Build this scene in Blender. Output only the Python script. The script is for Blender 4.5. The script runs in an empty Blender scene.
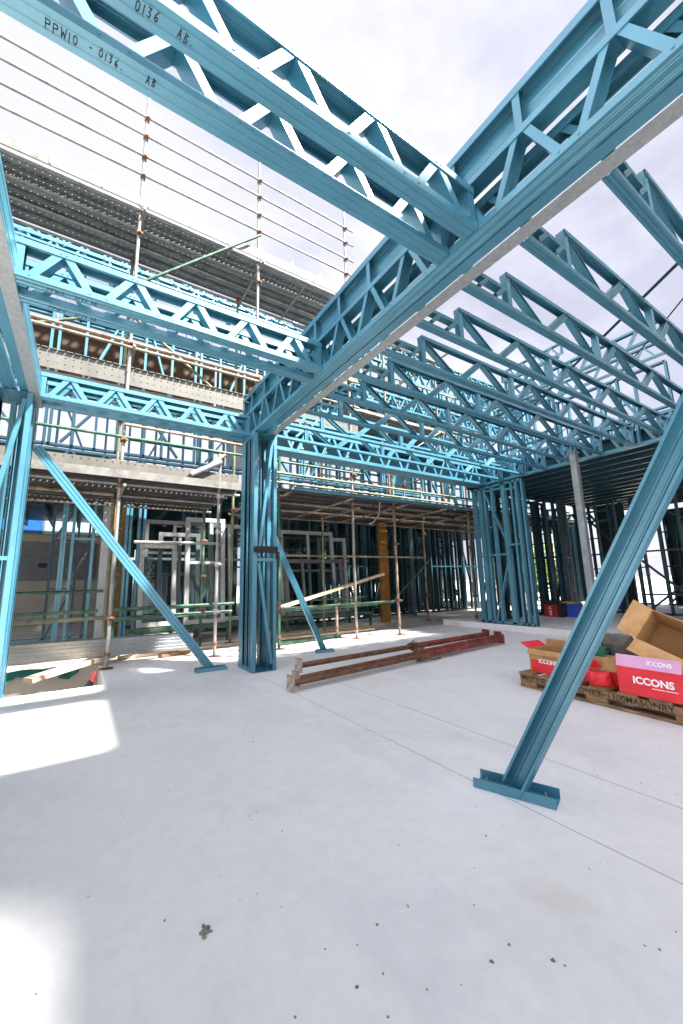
import bpy, bmesh, math, random
from mathutils import Vector, Matrix
random.seed(7)
V = Vector
scn = bpy.context.scene
col = scn.collection

# ------------------------------------------------------------------ materials
def nt(name):
    m = bpy.data.materials.new(name); m.use_nodes = True
    n = m.node_tree.nodes; l = m.node_tree.links
    return m, n, l, n['Principled BSDF']

def noise(n, l, scale, detail=4, rough=.55, coord='Object', stretch=None):
    tc = n.new('ShaderNodeTexCoord'); t = n.new('ShaderNodeTexNoise')
    t.inputs['Scale'].default_value = scale; t.inputs['Detail'].default_value = detail
    t.inputs['Roughness'].default_value = rough
    if stretch:
        mp = n.new('ShaderNodeMapping'); mp.inputs['Scale'].default_value = stretch
        l.new(tc.outputs[coord], mp.inputs['Vector']); l.new(mp.outputs[0], t.inputs['Vector'])
    else:
        l.new(tc.outputs[coord], t.inputs['Vector'])
    return t

def ramp(n, l, src, stops):
    r = n.new('ShaderNodeValToRGB'); cr = r.color_ramp
    while len(cr.elements) > len(stops): cr.elements.remove(cr.elements[-1])
    while len(cr.elements) < len(stops): cr.elements.new(.5)
    for e, (p, c) in zip(cr.elements, stops):
        e.position = p; e.color = (*c, 1)
    l.new(src, r.inputs[0]); return r

def mat(name, stops, scale=6, rough=.5, metal=0., bump=0., bscale=60, stretch=None, coord='Object', rr=.12, detail=4, spec=.5):
    m, n, l, b = nt(name)
    t = noise(n, l, scale, detail, .6, coord, stretch)
    r = ramp(n, l, t.outputs['Fac'], stops)
    l.new(r.outputs[0], b.inputs['Base Color'])
    b.inputs['Metallic'].default_value = metal
    b.inputs['Specular IOR Level'].default_value = spec
    mr = n.new('ShaderNodeMapRange'); t2 = noise(n, l, scale*2.3, 3, .6, coord)
    mr.inputs['From Min'].default_value = .3; mr.inputs['From Max'].default_value = .7
    mr.inputs['To Min'].default_value = max(.04, rough-rr); mr.inputs['To Max'].default_value = min(1, rough+rr)
    l.new(t2.outputs['Fac'], mr.inputs[0]); l.new(mr.outputs[0], b.inputs['Roughness'])
    if bump:
        t3 = noise(n, l, bscale, 3, .6, coord); bp = n.new('ShaderNodeBump')
        bp.inputs['Strength'].default_value = bump; bp.inputs['Distance'].default_value = .01
        l.new(t3.outputs['Fac'], bp.inputs['Height']); l.new(bp.outputs[0], b.inputs['Normal'])
    return m

def c(h, k=1.):   # sRGB hex to linear
    v = [int(h[i:i+2], 16)/255 for i in (0, 2, 4)]
    return tuple(k*((x/12.92) if x <= .04045 else ((x+.055)/1.055)**2.4) for x in v)

M = {}
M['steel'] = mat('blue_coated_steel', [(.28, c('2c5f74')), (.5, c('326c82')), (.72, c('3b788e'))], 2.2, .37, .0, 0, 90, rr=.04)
for _m in (M['steel'],):
    _b=_m.node_tree.nodes['Principled BSDF']; _b.inputs['IOR'].default_value=2.25; _b.inputs['Specular Tint'].default_value=(.60,.90,1,1)
M['steel_dark'] = mat('blue_coated_steel_dull', [(.3, c('193945')), (.7, c('224955'))], 3.0, .45, .0)  # darker copy of the blue steel, interior shade put into the colour
M['galv'] = mat('galvanised_steel', [(.3, c('8f9497')), (.5, c('9ca0a2')), (.7, c('a8abac'))], 40, .45, .5, .03, 80)
M['galv_post'] = mat('galvanised_post', [(.3, c('7f8487')), (.7, c('9fa4a6'))], 9, .5, .5)
M['tube'] = mat('scaffold_tube_silver', [(.3, c('66676a')), (.5, c('858482')), (.68, c('94928d')), (.8, c('7d6a58'))], 7, .5, .3)
M['rust_tube'] = mat('scaffold_tube_rusty', [(.3, c('5c4c40')), (.46, c('7c6a5a')), (.56, c('918677')), (.7, c('74706b'))], 6, .65, .15, .1, 60)
M['green_tube'] = mat('scaffold_tube_green', [(.3, c('183f2e')), (.5, c('27523f')), (.6, c('47604f')), (.72, c('75664f'))], 7, .55, .1)
M['olive_tube'] = mat('scaffold_tube_olive', [(.3, c('454f3c')), (.5, c('626a51')), (.66, c('7d7963')), (.8, c('705a44'))], 6, .6, .1)
M['coupler'] = mat('rusty_coupler', [(.3, c('523424')), (.5, c('7a5238')), (.7, c('6e6358'))], 25, .75, .2, .2, 80)
M['coupler_zinc'] = mat('zinc_coupler', [(.3, c('9b9a98')), (.7, c('c9c7c2'))], 25, .5, .5)
M['ply'] = mat('brown_ply_sheet', [(.3, c('33241b')), (.5, c('46321f')), (.7, c('553d2a'))], 4, .75, 0, .05, 50, stretch=(1, 1, 6))
M['rim_dark'] = mat('dull_plank_edge', [(.3, c('4a4947')), (.7, c('5f5d59'))], 6, .6, .2)  # plank edge copy with the platform's shade in its colour
M['yellow'] = mat('yellow_formwork', [(.3, c('6b4712')), (.6, c('845c1a')), (.75, c('74501d'))], 5, .6)
M['timber'] = mat('pallet_timber', [(.28, c('55432f')), (.5, c('88694a')), (.7, c('a58662'))], 9, .85, 0, .25, 70, stretch=(1, 8, 8))
M['pale_timber'] = mat('pale_plank_timber', [(.3, c('a08a70')), (.6, c('c9b69c')), (.75, c('d9cab4'))], 7, .8, 0, .15, 60, stretch=(1, 6, 6))
M['card'] = mat('brown_cardboard', [(.3, c('a07a4e')), (.5, c('b98f60')), (.72, c('c69e70'))], 9, .85, 0, .12, 25)
M['card_in'] = mat('cardboard_inside', [(.3, c('a07a4e')), (.7, c('b58d5f'))], 5, .9)
M['tape'] = mat('packing_tape', [(.3, c('a9834f')), (.7, c('b8925e'))], 8, .25)
M['red'] = mat('red_printed_card', [(.3, c('d8222c')), (.7, c('e8343c'))], 4, .45)
M['pink'] = mat('faded_pink_card', [(.3, c('d99ac4')), (.7, c('e6b0d2'))], 4, .5)
M['white_ink'] = mat('white_print', [(.3, c('f0f0f0')), (.7, c('ffffff'))], 4, .6)
M['black_ink'] = mat('black_marker', [(.3, c('1d2224')), (.7, c('2a3033'))], 30, .7)
M['stencil'] = mat('stencil_ink', [(.3, c('2a2119')), (.7, c('4a3a2b'))], 40, .9)
M['black'] = mat('black_rubber', [(.3, c('161616')), (.7, c('242424'))], 9, .7)
M['alu'] = mat('white_aluminium', [(.3, c('8d8f8f')), (.7, c('a3a4a3'))], 5, .4, .1)
M['alu_grey'] = mat('grey_aluminium', [(.3, c('5b5e5e')), (.7, c('737575'))], 5, .4, .3)
M['prop_red'] = mat('red_worn_paint', [(.34, c('4f3228')), (.46, c('74352d')), (.58, c('8a3a34')), (.7, c('94605a'))], 8, .6, .1, .1, 70)
M['prop_rust'] = mat('rusty_prop_steel', [(.3, c('3d2e26')), (.48, c('6a4833')), (.6, c('7d5a42')), (.75, c('5e564f'))], 10, .75, .3, .2, 90, stretch=(1, 3, 3))
M['prop_plate'] = mat('dirty_prop_plate', [(.3, c('6f5a48')), (.5, c('a39684')), (.7, c('b9aea0'))], 18, .8, .1, .1)
M['mesh_green'] = mat('green_shade_sheet', [(.3, c('165f54')), (.7, c('237668'))], 6, .8)
M['orange'] = mat('orange_plastic', [(.3, c('e85a2a')), (.7, c('f0703c'))], 6, .6)
M['blue_plastic'] = mat('blue_plastic', [(.3, c('1d3f9c')), (.7, c('2a50b4'))], 6, .4)
M['case_red'] = mat('dark_red_case', [(.3, c('8e1c20')), (.7, c('a6262a'))], 6, .5)
M['render_grey'] = mat('grey_rendered_wall', [(.3, c('8a857c')), (.7, c('9b968d'))], 2, .9, 0, .05)
M['door_grey'] = mat('grey_door_slats', [(.3, c('50555c')), (.7, c('626870'))], 3, .6)
M['neighbour'] = mat('pale_precast_wall', [(.3, c('b9b9b6')), (.7, c('cdccc8'))], .6, .9)  # concrete of the unseen frame added to block the sun
M['blue_wrap'] = mat('blue_window_film', [(.3, c('1c4f86')), (.7, c('24598f'))], 3, .3)
M['film'] = mat('pale_blue_film', [(.3, c('7f97a8')), (.7, c('96abba'))], 3, .3)
M['teal_wrap'] = mat('teal_wall_wrap', [(.3, c('5c9db4')), (.7, c('74b2c6'))], 2, .6)
M['bark'] = mat('tree_bark', [(.3, c('4a3f33')), (.7, c('6d5f4e'))], 8, .9)
M['leaf'] = mat('leaf_green', [(.3, c('4a6b26')), (.5, c('6f8a34')), (.7, c('93a54a'))], 1.2, .7)
M['stone'] = mat('concrete_crumb', [(.3, c('55534f')), (.7, c('8e8a82'))], 60, .95)
M['yellow_tool'] = mat('yellow_plastic', [(.3, c('c9a227')), (.7, c('d8b43a'))], 6, .6)

def concrete(name, dark, mid, light, joints=False):
    m, n, l, b = nt(name)
    t = noise(n, l, .55, 5, .6); r = ramp(n, l, t.outputs['Fac'], [(.25, dark), (.5, mid), (.78, light)])
    f = noise(n, l, 14, 6, .7); fr = ramp(n, l, f.outputs['Fac'], [(.3, (.93, .93, .93)), (.6, (1, 1, 1))])
    mx = n.new('ShaderNodeMix'); mx.data_type = 'RGBA'; mx.blend_type = 'MULTIPLY'; mx.inputs[0].default_value = 1
    l.new(r.outputs[0], mx.inputs[6]); l.new(fr.outputs[0], mx.inputs[7])
    # warm stains with an outline of their own
    s = noise(n, l, 1.7, 3, .5); sr = ramp(n, l, s.outputs['Fac'], [(.60, (0, 0, 0)), (.72, (1, 1, 1))])
    mx2 = n.new('ShaderNodeMix'); mx2.data_type = 'RGBA'; mx2.inputs[7].default_value = (*c('cfc0ae'), 1)
    mul = n.new('ShaderNodeMath'); mul.operation = 'MULTIPLY'; mul.inputs[1].default_value = .35
    l.new(sr.outputs[0], mul.inputs[0]); l.new(mul.outputs[0], mx2.inputs[0]); l.new(mx.outputs[2], mx2.inputs[6])
    k1=noise(n,l,.9,7,.68,stretch=(1,.45,1)); k2=ramp(n,l,k1.outputs['Fac'],[(.33,(.86,.865,.885)),(.5,(1,1,1)),(.68,(.94,.925,.90))])
    mxk=n.new('ShaderNodeMix'); mxk.data_type='RGBA'; mxk.blend_type='MULTIPLY'; mxk.inputs[0].default_value=1
    l.new(mx2.outputs[2],mxk.inputs[6]); l.new(k2.outputs[0],mxk.inputs[7]); mx2=mxk
    # dark specks
    w = n.new('ShaderNodeTexVoronoi'); w.inputs['Scale'].default_value = 9
    tc = n.new('ShaderNodeTexCoord'); l.new(tc.outputs['Object'], w.inputs['Vector'])
    wr = ramp(n, l, w.outputs['Distance'], [(.03, (.45, .42, .38)), (.06, (1, 1, 1))])
    mx3 = n.new('ShaderNodeMix'); mx3.data_type = 'RGBA'; mx3.blend_type = 'MULTIPLY'; mx3.inputs[0].default_value = .6
    l.new(mx2.outputs[2], mx3.inputs[6]); l.new(wr.outputs[0], mx3.inputs[7])
    l.new(mx3.outputs[2], b.inputs['Base Color'])
    b.inputs['Roughness'].default_value = .55; b.inputs['Specular IOR Level'].default_value = .35
    bp = n.new('ShaderNodeBump'); bp.inputs['Strength'].default_value = .06; bp.inputs['Distance'].default_value = .01
    l.new(f.outputs['Fac'], bp.inputs['Height']); l.new(bp.outputs[0], b.inputs['Normal'])
    return m
M['slab'] = concrete('pale_concrete', c('dddbdc'), c('e5e3e3'), c('edebeb'))
M['slab2'] = concrete('courtyard_concrete', c('b3aea6'), c('c2bdb5'), c('d0ccc4'))
M['soil'] = mat('bare_ground', [(.3, c('8a8174')), (.7, c('a39a8b'))], .4, .95, 0, .2, 8)
M['joint'] = mat('saw_cut_joint', [(.3, c('8f8d90')), (.7, c('a9a7aa'))], 12, .9)

def perforated(name, stops, pitch=.055, r=.23, metal=.45, ax=(0, 1)):
    """sheet steel with rows of punched holes (light really passes through)"""
    m, n, l, b = nt(name)
    t = noise(n, l, 5, 4, .6); rp = ramp(n, l, t.outputs['Fac'], stops)
    l.new(rp.outputs[0], b.inputs['Base Color']); b.inputs['Metallic'].default_value = metal
    b.inputs['Roughness'].default_value = .5
    tc = n.new('ShaderNodeTexCoord'); sp = n.new('ShaderNodeSeparateXYZ'); l.new(tc.outputs['Object'], sp.inputs[0])
    ds = []
    for a in ax:
        mm = n.new('ShaderNodeMath'); mm.operation = 'MULTIPLY'; mm.inputs[1].default_value = 1/pitch
        l.new(sp.outputs[a], mm.inputs[0])
        fr = n.new('ShaderNodeMath'); fr.operation = 'FRACT'; l.new(mm.outputs[0], fr.inputs[0])
        sb = n.new('ShaderNodeMath'); sb.operation = 'SUBTRACT'; sb.inputs[1].default_value = .5; l.new(fr.outputs[0], sb.inputs[0])
        sq = n.new('ShaderNodeMath'); sq.operation = 'POWER'; sq.inputs[1].default_value = 2; 
        ab = n.new('ShaderNodeMath'); ab.operation = 'ABSOLUTE'; l.new(sb.outputs[0], ab.inputs[0]); l.new(ab.outputs[0], sq.inputs[0])
        ds.append(sq)
    ad = n.new('ShaderNodeMath'); ad.operation = 'ADD'; l.new(ds[0].outputs[0], ad.inputs[0]); l.new(ds[1].outputs[0], ad.inputs[1])
    lt = n.new('ShaderNodeMath'); lt.operation = 'LESS_THAN'; lt.inputs[1].default_value = r*r; l.new(ad.outputs[0], lt.inputs[0])
    tr = n.new('ShaderNodeBsdfTransparent'); mix = n.new('ShaderNodeMixShader')
    l.new(lt.outputs[0], mix.inputs[0]); l.new(b.outputs[0], mix.inputs[1]); l.new(tr.outputs[0], mix.inputs[2])
    l.new(mix.outputs[0], n['Material Output'].inputs['Surface'])
    return m
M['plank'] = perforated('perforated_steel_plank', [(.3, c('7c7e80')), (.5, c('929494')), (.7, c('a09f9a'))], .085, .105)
M['plank_dark'] = perforated('weathered_steel_plank', [(.3, c('3c3c3c')), (.5, c('4a4a49')), (.7, c('585652'))], .075, .13)  # darker plank copy, underside shade put into its colour
M['toe'] = perforated('perforated_toe_board', [(.3, c('54524e')), (.7, c('65635d'))], .09, .10, .2, (0, 2))
M['plank_solid'] = mat('steel_plank_edge', [(.3, c('5c5b5a')), (.5, c('71706d')), (.7, c('82807c'))], 6, .5, .25)

def glass():
    m, n, l, b = nt('window_glass')
    tr = n.new('ShaderNodeBsdfTransparent'); tr.inputs[0].default_value = (.8, .86, .86, 1)
    gl = n.new('ShaderNodeBsdfGlossy'); gl.inputs['Roughness'].default_value = .03
    mix = n.new('ShaderNodeMixShader'); fz = n.new('ShaderNodeFresnel'); fz.inputs[0].default_value = 1.45
    l.new(fz.outputs[0], mix.inputs[0]); l.new(tr.outputs[0], mix.inputs[1]); l.new(gl.outputs[0], mix.inputs[2])
    l.new(mix.outputs[0], n['Material Output'].inputs['Surface']); return m
M['glass'] = glass()

# ------------------------------------------------------------------ mesh helpers
class MB:
    def __init__(s): s.v = []; s.f = []; s.sm = []
    def add(s, vs, fs, smooth=False):
        o = len(s.v); s.v += [tuple(x) for x in vs]
        s.f += [tuple(i+o for i in q) for q in fs]; s.sm += [smooth]*len(fs); return s
    def box(s, a, b):
        (x0, y0, z0), (x1, y1, z1) = [min(p, q) for p, q in zip(a, b)], [max(p, q) for p, q in zip(a, b)]
        vs = [(x0,y0,z0),(x1,y0,z0),(x1,y1,z0),(x0,y1,z0),(x0,y0,z1),(x1,y0,z1),(x1,y1,z1),(x0,y1,z1)]
        return s.add(vs, [(0,3,2,1),(4,5,6,7),(0,1,5,4),(1,2,6,5),(2,3,7,6),(3,0,4,7)])
    def ext(s, prof, a, b, up, smooth=False):
        a, b, up = V(a), V(b), V(up); d = (b-a).normalized()
        v = (up - d*up.dot(d)).normalized(); u = d.cross(v); n = len(prof)
        vs = [a+u*p[0]+v*p[1] for p in prof] + [b+u*p[0]+v*p[1] for p in prof]
        fs = [(i, (i+1) % n, n+(i+1) % n, n+i) for i in range(n)]
        s.add(vs, fs, smooth)
        return s.add(vs, [tuple(range(n-1, -1, -1)), tuple(range(n, 2*n))])
    def bar(s, a, b, w, h, up=(0, 0, 1)):
        return s.ext([(-w/2,-h/2),(w/2,-h/2),(w/2,h/2),(-w/2,h/2)], a, b, up)
    def tube(s, a, b, r, n=8):
        a, b = V(a), V(b); d = (b-a).normalized()
        up = V((0,0,1)) if abs(d.z) < .9 else V((1,0,0))
        pr = [(r*math.cos(2*math.pi*i/n), r*math.sin(2*math.pi*i/n)) for i in range(n)]
        v = (up - d*up.dot(d)).normalized(); u = d.cross(v)
        vs = [a+u*p[0]+v*p[1] for p in pr] + [b+u*p[0]+v*p[1] for p in pr]
        s.add(vs, [(i, (i+1) % n, n+(i+1) % n, n+i) for i in range(n)], True)
        return s.add(vs, [tuple(range(n-1, -1, -1)), tuple(range(n, 2*n))])
    def path(s, pts, r, n=6):
        for a, b in zip(pts, pts[1:]): s.tube(a, b, r, n)
        return s
    def quad(s, *p): return s.add(p, [tuple(range(len(p)))])
    def mesh(s, name, m):
        me = bpy.data.meshes.new(name); me.from_pydata(s.v, [], s.f); me.validate()
        bm = bmesh.new(); bm.from_mesh(me); bmesh.ops.recalc_face_normals(bm, faces=bm.faces); bm.to_mesh(me); bm.free()
        if len(me.polygons) == len(s.sm): me.polygons.foreach_set('use_smooth', s.sm)
        me.materials.append(m if not isinstance(m, str) else M[m]); return me
    def build(s, name, m, parent=None, loc=None, rot=None):
        o = bpy.data.objects.new(name, s.mesh(name, m)); col.objects.link(o)
        if parent: o.parent = parent
        if loc is not None: o.location = loc
        if rot is not None: o.rotation_euler = rot
        return o

def tag(o, label=None, cat=None, group=None, kind=None):
    if label: o['label'] = label
    if cat: o['category'] = cat
    if group: o['group'] = group
    if kind: o['kind'] = kind
    elif cat: o['kind'] = 'thing'
    return o
def thing(name, label, cat, loc=(0,0,0), rz=0, group=None):
    o = bpy.data.objects.new(name, None); col.objects.link(o); o.empty_display_size = .1
    o.location = loc; o.rotation_euler = (0, 0, rz); return tag(o, label, cat, group)
def kids(o): return [x for x in list(col.objects) if x.parent == o]
def copy_tree(o, parent=None, label=None, loc=None, rz=None):
    q = o.copy(); col.objects.link(q); q.parent = parent
    if label: q['label'] = label
    if loc is not None: q.location = loc
    if rz is not None: q.rotation_euler = (0, 0, rz)
    for ch in kids(o): copy_tree(ch, q)
    return q
def structure(mb, name, m): return tag(mb.build(name, m), kind='structure')

def shell(pts, t):
    """closed outline of a bent sheet of thickness t along an open polyline"""
    off = []
    for i, p in enumerate(pts):
        p = V((*p, 0)); ns = []
        for a, b in ((i-1, i), (i, i+1)):
            if a >= 0 and b < len(pts):
                d = V((*pts[b], 0)) - V((*pts[a], 0)); d.normalize(); ns.append(V((-d.y, d.x, 0)))
        nn = sum(ns, V((0,0,0))); nn.normalize()
        k = t/max(.4, nn.dot(ns[0])); q = p + nn*k; off.append((q.x, q.y))
    return list(pts) + off[::-1]
def csec(w, h, lip=.01, ribs=(), t=.0022):
    """C section: web at v=0 (width w), flanges rising to v=h; ribs pressed in the web"""
    p = [(-w/2+lip, h), (-w/2, h), (-w/2, 0)] if lip else [(-w/2, h), (-w/2, 0)]
    for r in ribs: p += [(r-.006, 0), (r-.002, .005), (r+.002, .005), (r+.006, 0)]
    p += [(w/2, 0), (w/2, h)] + ([(w/2-lip, h)] if lip else [])
    return shell(p, t)
CH = csec(.095, .042, .009, (-.02, .02))
CHR = csec(.06, .032, .007, (-.011, .011))
STUD = csec(.09, .04, .008, (-.02, .02))
STUD_S = csec(.075, .036, 0)
def web_prof(w, dep, plate, t=.0022):
    """web member: flanges of width w facing front and back, plate on one side joining them"""
    s = 1 if plate > 0 else -1
    p = [(-s*w/2, -dep/2), (s*w/2, -dep/2), (s*w/2, dep/2), (-s*w/2, dep/2)]
    if s < 0: p = p[::-1]
    return shell(p, t)

def screws(mb, pts, nrm, r=.006):
    nrm = V(nrm); 
    for p in pts:
        p = V(p); mb.tube(p, p+nrm*.0035, r, 6)

# ------------------------------------------------------------------ trusses
def flat_truss(name, label, group, L, webs, verts, h=.265, wd=.095, top_from=0., chord=CH, ww=.038, cat='truss', steel='steel', scr=True, up_plate=False):
    """lattice truss along +X, front face at y=0, underside at z=0"""
    t = thing(name, label, cat, group=group)
    b = MB().ext(chord, (0, wd/2, 0), (L, wd/2, 0), (0, 0, 1))
    if scr:
        pts = []
        for (xa, za), (xb, zb) in webs:
            pts.append((xa if za < zb else xb, 0, .022))
        screws(b, pts, (0, -1, 0))
    b.build('bottom_chord', steel, t)
    a = MB().ext(chord, (top_from, wd/2, h), (L, wd/2, h), (0, 0, -1))
    if scr: screws(a, [(xa if za > zb else xb, 0, h-.022) for (xa, za), (xb, zb) in webs], (0, -1, 0))
    a.build('top_chord', steel, t)
    for i, ((xa, za), (xb, zb)) in enumerate(webs):
        d = V((xb-xa, 0, zb-za))
        plate = 1 if (up_plate and (xb > xa) == (zb > za)) else -1
        if up_plate:
            wide = zb > za      # pressed face turned to the front, or open side turned to the front
            pr = csec(.058, wd-.014, 0, (-.01, .01)) if wide else csec(.046, wd-.014, .006)
            off = (.007 if wide else wd-.007)
            MB().ext(pr, (xa, off, za), (xb, off, zb), (0, 1 if wide else -1, 0)).build('web_member', steel, t)
        else:
            MB().ext(web_prof(ww, wd-.012, plate), (xa, wd/2, za), (xb, wd/2, zb), (0, 1, 0)).build('web_member', steel, t)
    for x in verts:
        (MB().ext(csec(.05, wd-.014, 0, (-.01, .01)), (x, .007, .008), (x, .007, h-.008), (0, 1, 0)) if up_plate else MB().ext(web_prof(ww, wd-.012, 1), (x, wd/2, .008), (x, wd/2, h-.008), (0, 1, 0))).build('end_post' if x in (verts[0], verts[-1]) else 'web_post', steel, t)
    return t
ORD = ['first', 'second', 'third', 'fourth', 'fifth', 'sixth', 'seventh', 'eighth', 'ninth', 'tenth', 'eleventh', 'twelfth', 'thirteenth']

webs = []
for k in range(5):
    x = .085+.415*k
    webs += [((x, .02), (x+.145, .245)), ((x+.175, .245), (x+.32, .02))]
LT = flat_truss('floor_truss', '', 'paired trusses spanning the left bay', 2.185, webs, (.025, 2.16), ww=.046)
pair_lab = [
    ('overhead lattice truss with black handwriting close above, upper one of its pair', 1.125),
    ('overhead lattice truss with long black handwriting, lower one of the close pair', 1.335),
    ('sunlit white-faced lattice truss in the middle of the left bay, front of its pair', 2.825),
    ('lattice truss tucked right behind the sunlit truss in the middle left bay', 3.02),
    ('sunlit lattice truss between the left post and the box column, front of its pair', 4.68),
    ('lattice truss hidden behind the sunlit one between left post and box column', 4.875)]
LTs = []
for i, (lb, y) in enumerate(pair_lab):
    o = LT if i == 0 else copy_tree(LT)
    o.location = (-.5, y, 2.9); o['label'] = lb; LTs.append(o)

# handwriting in black marker on the undersides
STROKES = {
 'P': [[(0,0),(0.02,1)],[(0.02,1),(.45,.95),(.5,.7),(.4,.52),(.03,.5)]],
 'W': [[(0,1),(.12,0),(.3,.6),(.48,0),(.62,1)]],
 '1': [[(.1,1),(.08,0)]],
 '0': [[(.25,1),(.03,.75),(.05,.2),(.25,0),(.47,.25),(.45,.8),(.25,1)]],
 '3': [[(.05,.95),(.4,.95),(.2,.55),(.42,.35),(.3,.02),(.03,.08)]],
 '6': [[(.4,1),(.1,.6),(.05,.2),(.25,0),(.42,.2),(.35,.45),(.08,.35)]],
 'A': [[(0,0),(.22,1),(.45,0)],[(.06,.35),(.4,.4)]],
 'B': [[(.03,0),(.03,1),(.38,.85),(.05,.52),(.42,.3),(.3,.02),(.03,0)]],
 '-': [[(.05,.45),(.4,.48)]], '.': [[(.1,.02),(.16,.06)]], ' ': []}
def handwriting(text, x0, y0, h, parent, z=-.0008, w=.0032):
    mb = MB(); x = x0
    for ch in text:
        jit = random.uniform(-.1, .1)
        for st in STROKES[ch]:
            pts = [V((x+p[0]*h*.8+.12*h*p[1], y0-(p[1]+jit)*h, z)) for p in st]
            for a, b in zip(pts, pts[1:]): mb.bar(a-(b-a).normalized()*w*.3, b+(b-a).normalized()*w*.3, w, .0012)
        x += h*(.72 if ch not in '. 1' else .45)
    mb.build('handwriting', 'black_ink', parent)
handwriting('PPW10', .252, .064, .030, LTs[1]); handwriting('- 0136.', .378, .055, .026, LTs[1]); handwriting('AB', .562, .05, .028, LTs[1])
handwriting('0136', .505, .062, .030, LTs[0]); handwriting('AB.', .637, .062, .030, LTs[0])
for k in (2, 3): handwriting('PPW10 - 0136 AB', .17, .07, .03, LTs[k])

# right bay roof trusses
z0, z1 = .03, .275
rw = [((.47,z1),(.86,z0)),((.99,z0),(1.29,z1)),((1.34,z1),(1.70,z0)),((1.93,z0),(2.18,z1)),((2.24,z1),(2.63,z0)),
      ((2.79,z0),(3.09,z1)),((3.14,z1),(3.52,z0)),((3.77,z0),(4.09,z1)),((4.14,z1),(4.55,z0))]
RT = flat_truss('roof_truss', '', 'parallel roof trusses of the right bay', 4.86, rw, (.47, 1.82, 4.60, 4.84), .305, .06, .45, CHR, .036, up_plate=True)
nb = MB()
nb.bar((.02, .03, .15), (.43, .03, .15), .056, .03); nb.build('bearing_arm', 'steel', RT)
for x in (.12, .30):
    MB().ext(web_prof(.03, .06, -1), (x, .03, .05), (x+.09, .03, .135), (0,1,0)).build('bearing_web', 'steel', RT)
for i, y in enumerate([.63, 1.07, 1.49, 1.93, 2.36, 2.80, 3.27, 3.74, 4.18, 4.62]):
    o = RT if i == 0 else copy_tree(RT)
    o.location = (1.985, y-.06, 2.9)
    o['label'] = f'blue steel roof truss of the right bay, {ORD[i]} in line from the cardboard boxes side'

# ------------------------------------------------------------------ deep twin beams along Y
def deep_beam(label, x, y0, y1, low=False):
    t = thing('twin_truss_beam', label, 'beam', (x, 0, 2.9), group='deep twin beams carrying the trusses')
    YU, ZU = (1,0,0), (0,0,1)
    b = MB().ext(csec(.105,.042,.009,(-.032,-.018,.018,.032)), (.0525,y0,0), (.0525,y1,0), ZU)
    sp = []
    k0 = int((y0-.63)/.425)-1
    nodes = [k for k in range(k0, 14) if y0 < .42+.425*k < y1-.25]
    for k in nodes: sp += [(0, .59+.425*k, .022), (0, .68+.425*k, .022)]
    screws(b, [p for p in sp if p[1] < y1], (-1,0,0)); b.build('bottom_chord', 'steel', t)
    MB().ext(csec(.07,.05,.009), (.16,y0,.008), (.16,y1,.008), ZU).build('bottom_chord', 'steel', t)
    MB().box((.198,y0,-.006),(.282,y1,.002)).box((.272,y0,.002),(.282,y1,.07)).build('galvanised_plate', 'galv', t)
    if low:
        MB().ext(csec(.18,.06,.01,(-.05,.05)), (.284,y0,.093), (.284,y1,.093), (-1,0,0)).build('side_channel','steel',t)
        MB().ext(csec(.18,.05,.01,(-.05,.05)), (-.002,y0,.093), (-.002,y1,.093), (1,0,0)).build('side_channel','steel',t)
        return t
    MB().ext(csec(.095,.042,.009), (.05,y0,.36), (.05,y1,.36), (0,0,-1)).build('middle_chord', 'steel', t)
    MB().ext(csec(.28,.05,.009,(-.05,.05)), (.14,y0,.61), (.14,y1,.61), (0,0,-1)).build('top_chord', 'steel', t)
    MB().ext(csec(.19,.045,.01,(-.03,.03)), (.060,y0,.465), (.060,y1,.465), (1,0,0)).build('back_channel', 'steel', t)
    MB().ext(csec(.07,.05,.009), (.16,y0,.32), (.16,y1,.32), (0,0,-1)).build('middle_chord', 'steel', t)
    for k in nodes:
        yt, yb = .42+.425*k, .635+.425*k
        for a, bb in (((yt-.025,.34),(yt-.17,.02)), ((yt+.025,.34),(yt+.17,.02))):
            if a[0] > y0 and y0 < bb[0] < y1:
                MB().ext(web_prof(.038,.083,-1), (.05,a[0],a[1]), (.05,bb[0],bb[1]), YU).build('web_member','steel',t)
        MB().ext(web_prof(.04,.048,1), (.030,yt,.362), (.030,yt,.60), YU).build('web_post','steel',t)
        MB().ext(web_prof(.034,.05,-1), (.16,yt+.1,.02), (.16,yt+.30,.31), YU).build('web_member','steel',t)
    MB().ext(web_prof(.05,.09,1), (.05,y1-.03,.01), (.05,y1-.03,.60), YU).build('end_post','steel',t)
    return t
deep_beam('deep double truss beam with grey galvanised underside running overhead to the box column', 1.69, -.9, 5.0)
deep_beam('low double beam with grey galvanised underside running overhead to the left post', -.77, -.9, 5.0, True)

# girder behind the roof trusses, Y = 5.0 to 5.3
gw = []
for k in range(11):
    x = .1+.43*k; gw += [((x,.02),(x+.16,.36)), ((x+.2,.36),(x+.36,.02))]
g = flat_truss('girder_truss', 'wide flat-bottomed girder joining the box column to the braced wall panel', None, 4.9, gw, (.02, 4.88), .38, .29,
               0, csec(.29,.05,.01,(-.07,-.03,.03,.07)), .04, 'girder')
g.location = (2.0, 5.005, 2.9)

# soffit edge truss X = 6.85
sw = []
for k in range(13):
    x = .08+.46*k; sw += [((x,.02),(x+.18,.40)), ((x+.22,.40),(x+.40,.02))]
g = flat_truss('edge_truss', 'edge truss along the dark floor deck where the roof trusses land', None, 6.1, sw,
               [.02]+[.28+.92*k for k in range(6)]+[6.08], .42, .09, 0, csec(.09,.045,.009), .036, 'truss')
g.location = (6.86, 5.3, 2.9); g.rotation_euler = (0, 0, -math.pi/2)

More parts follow.
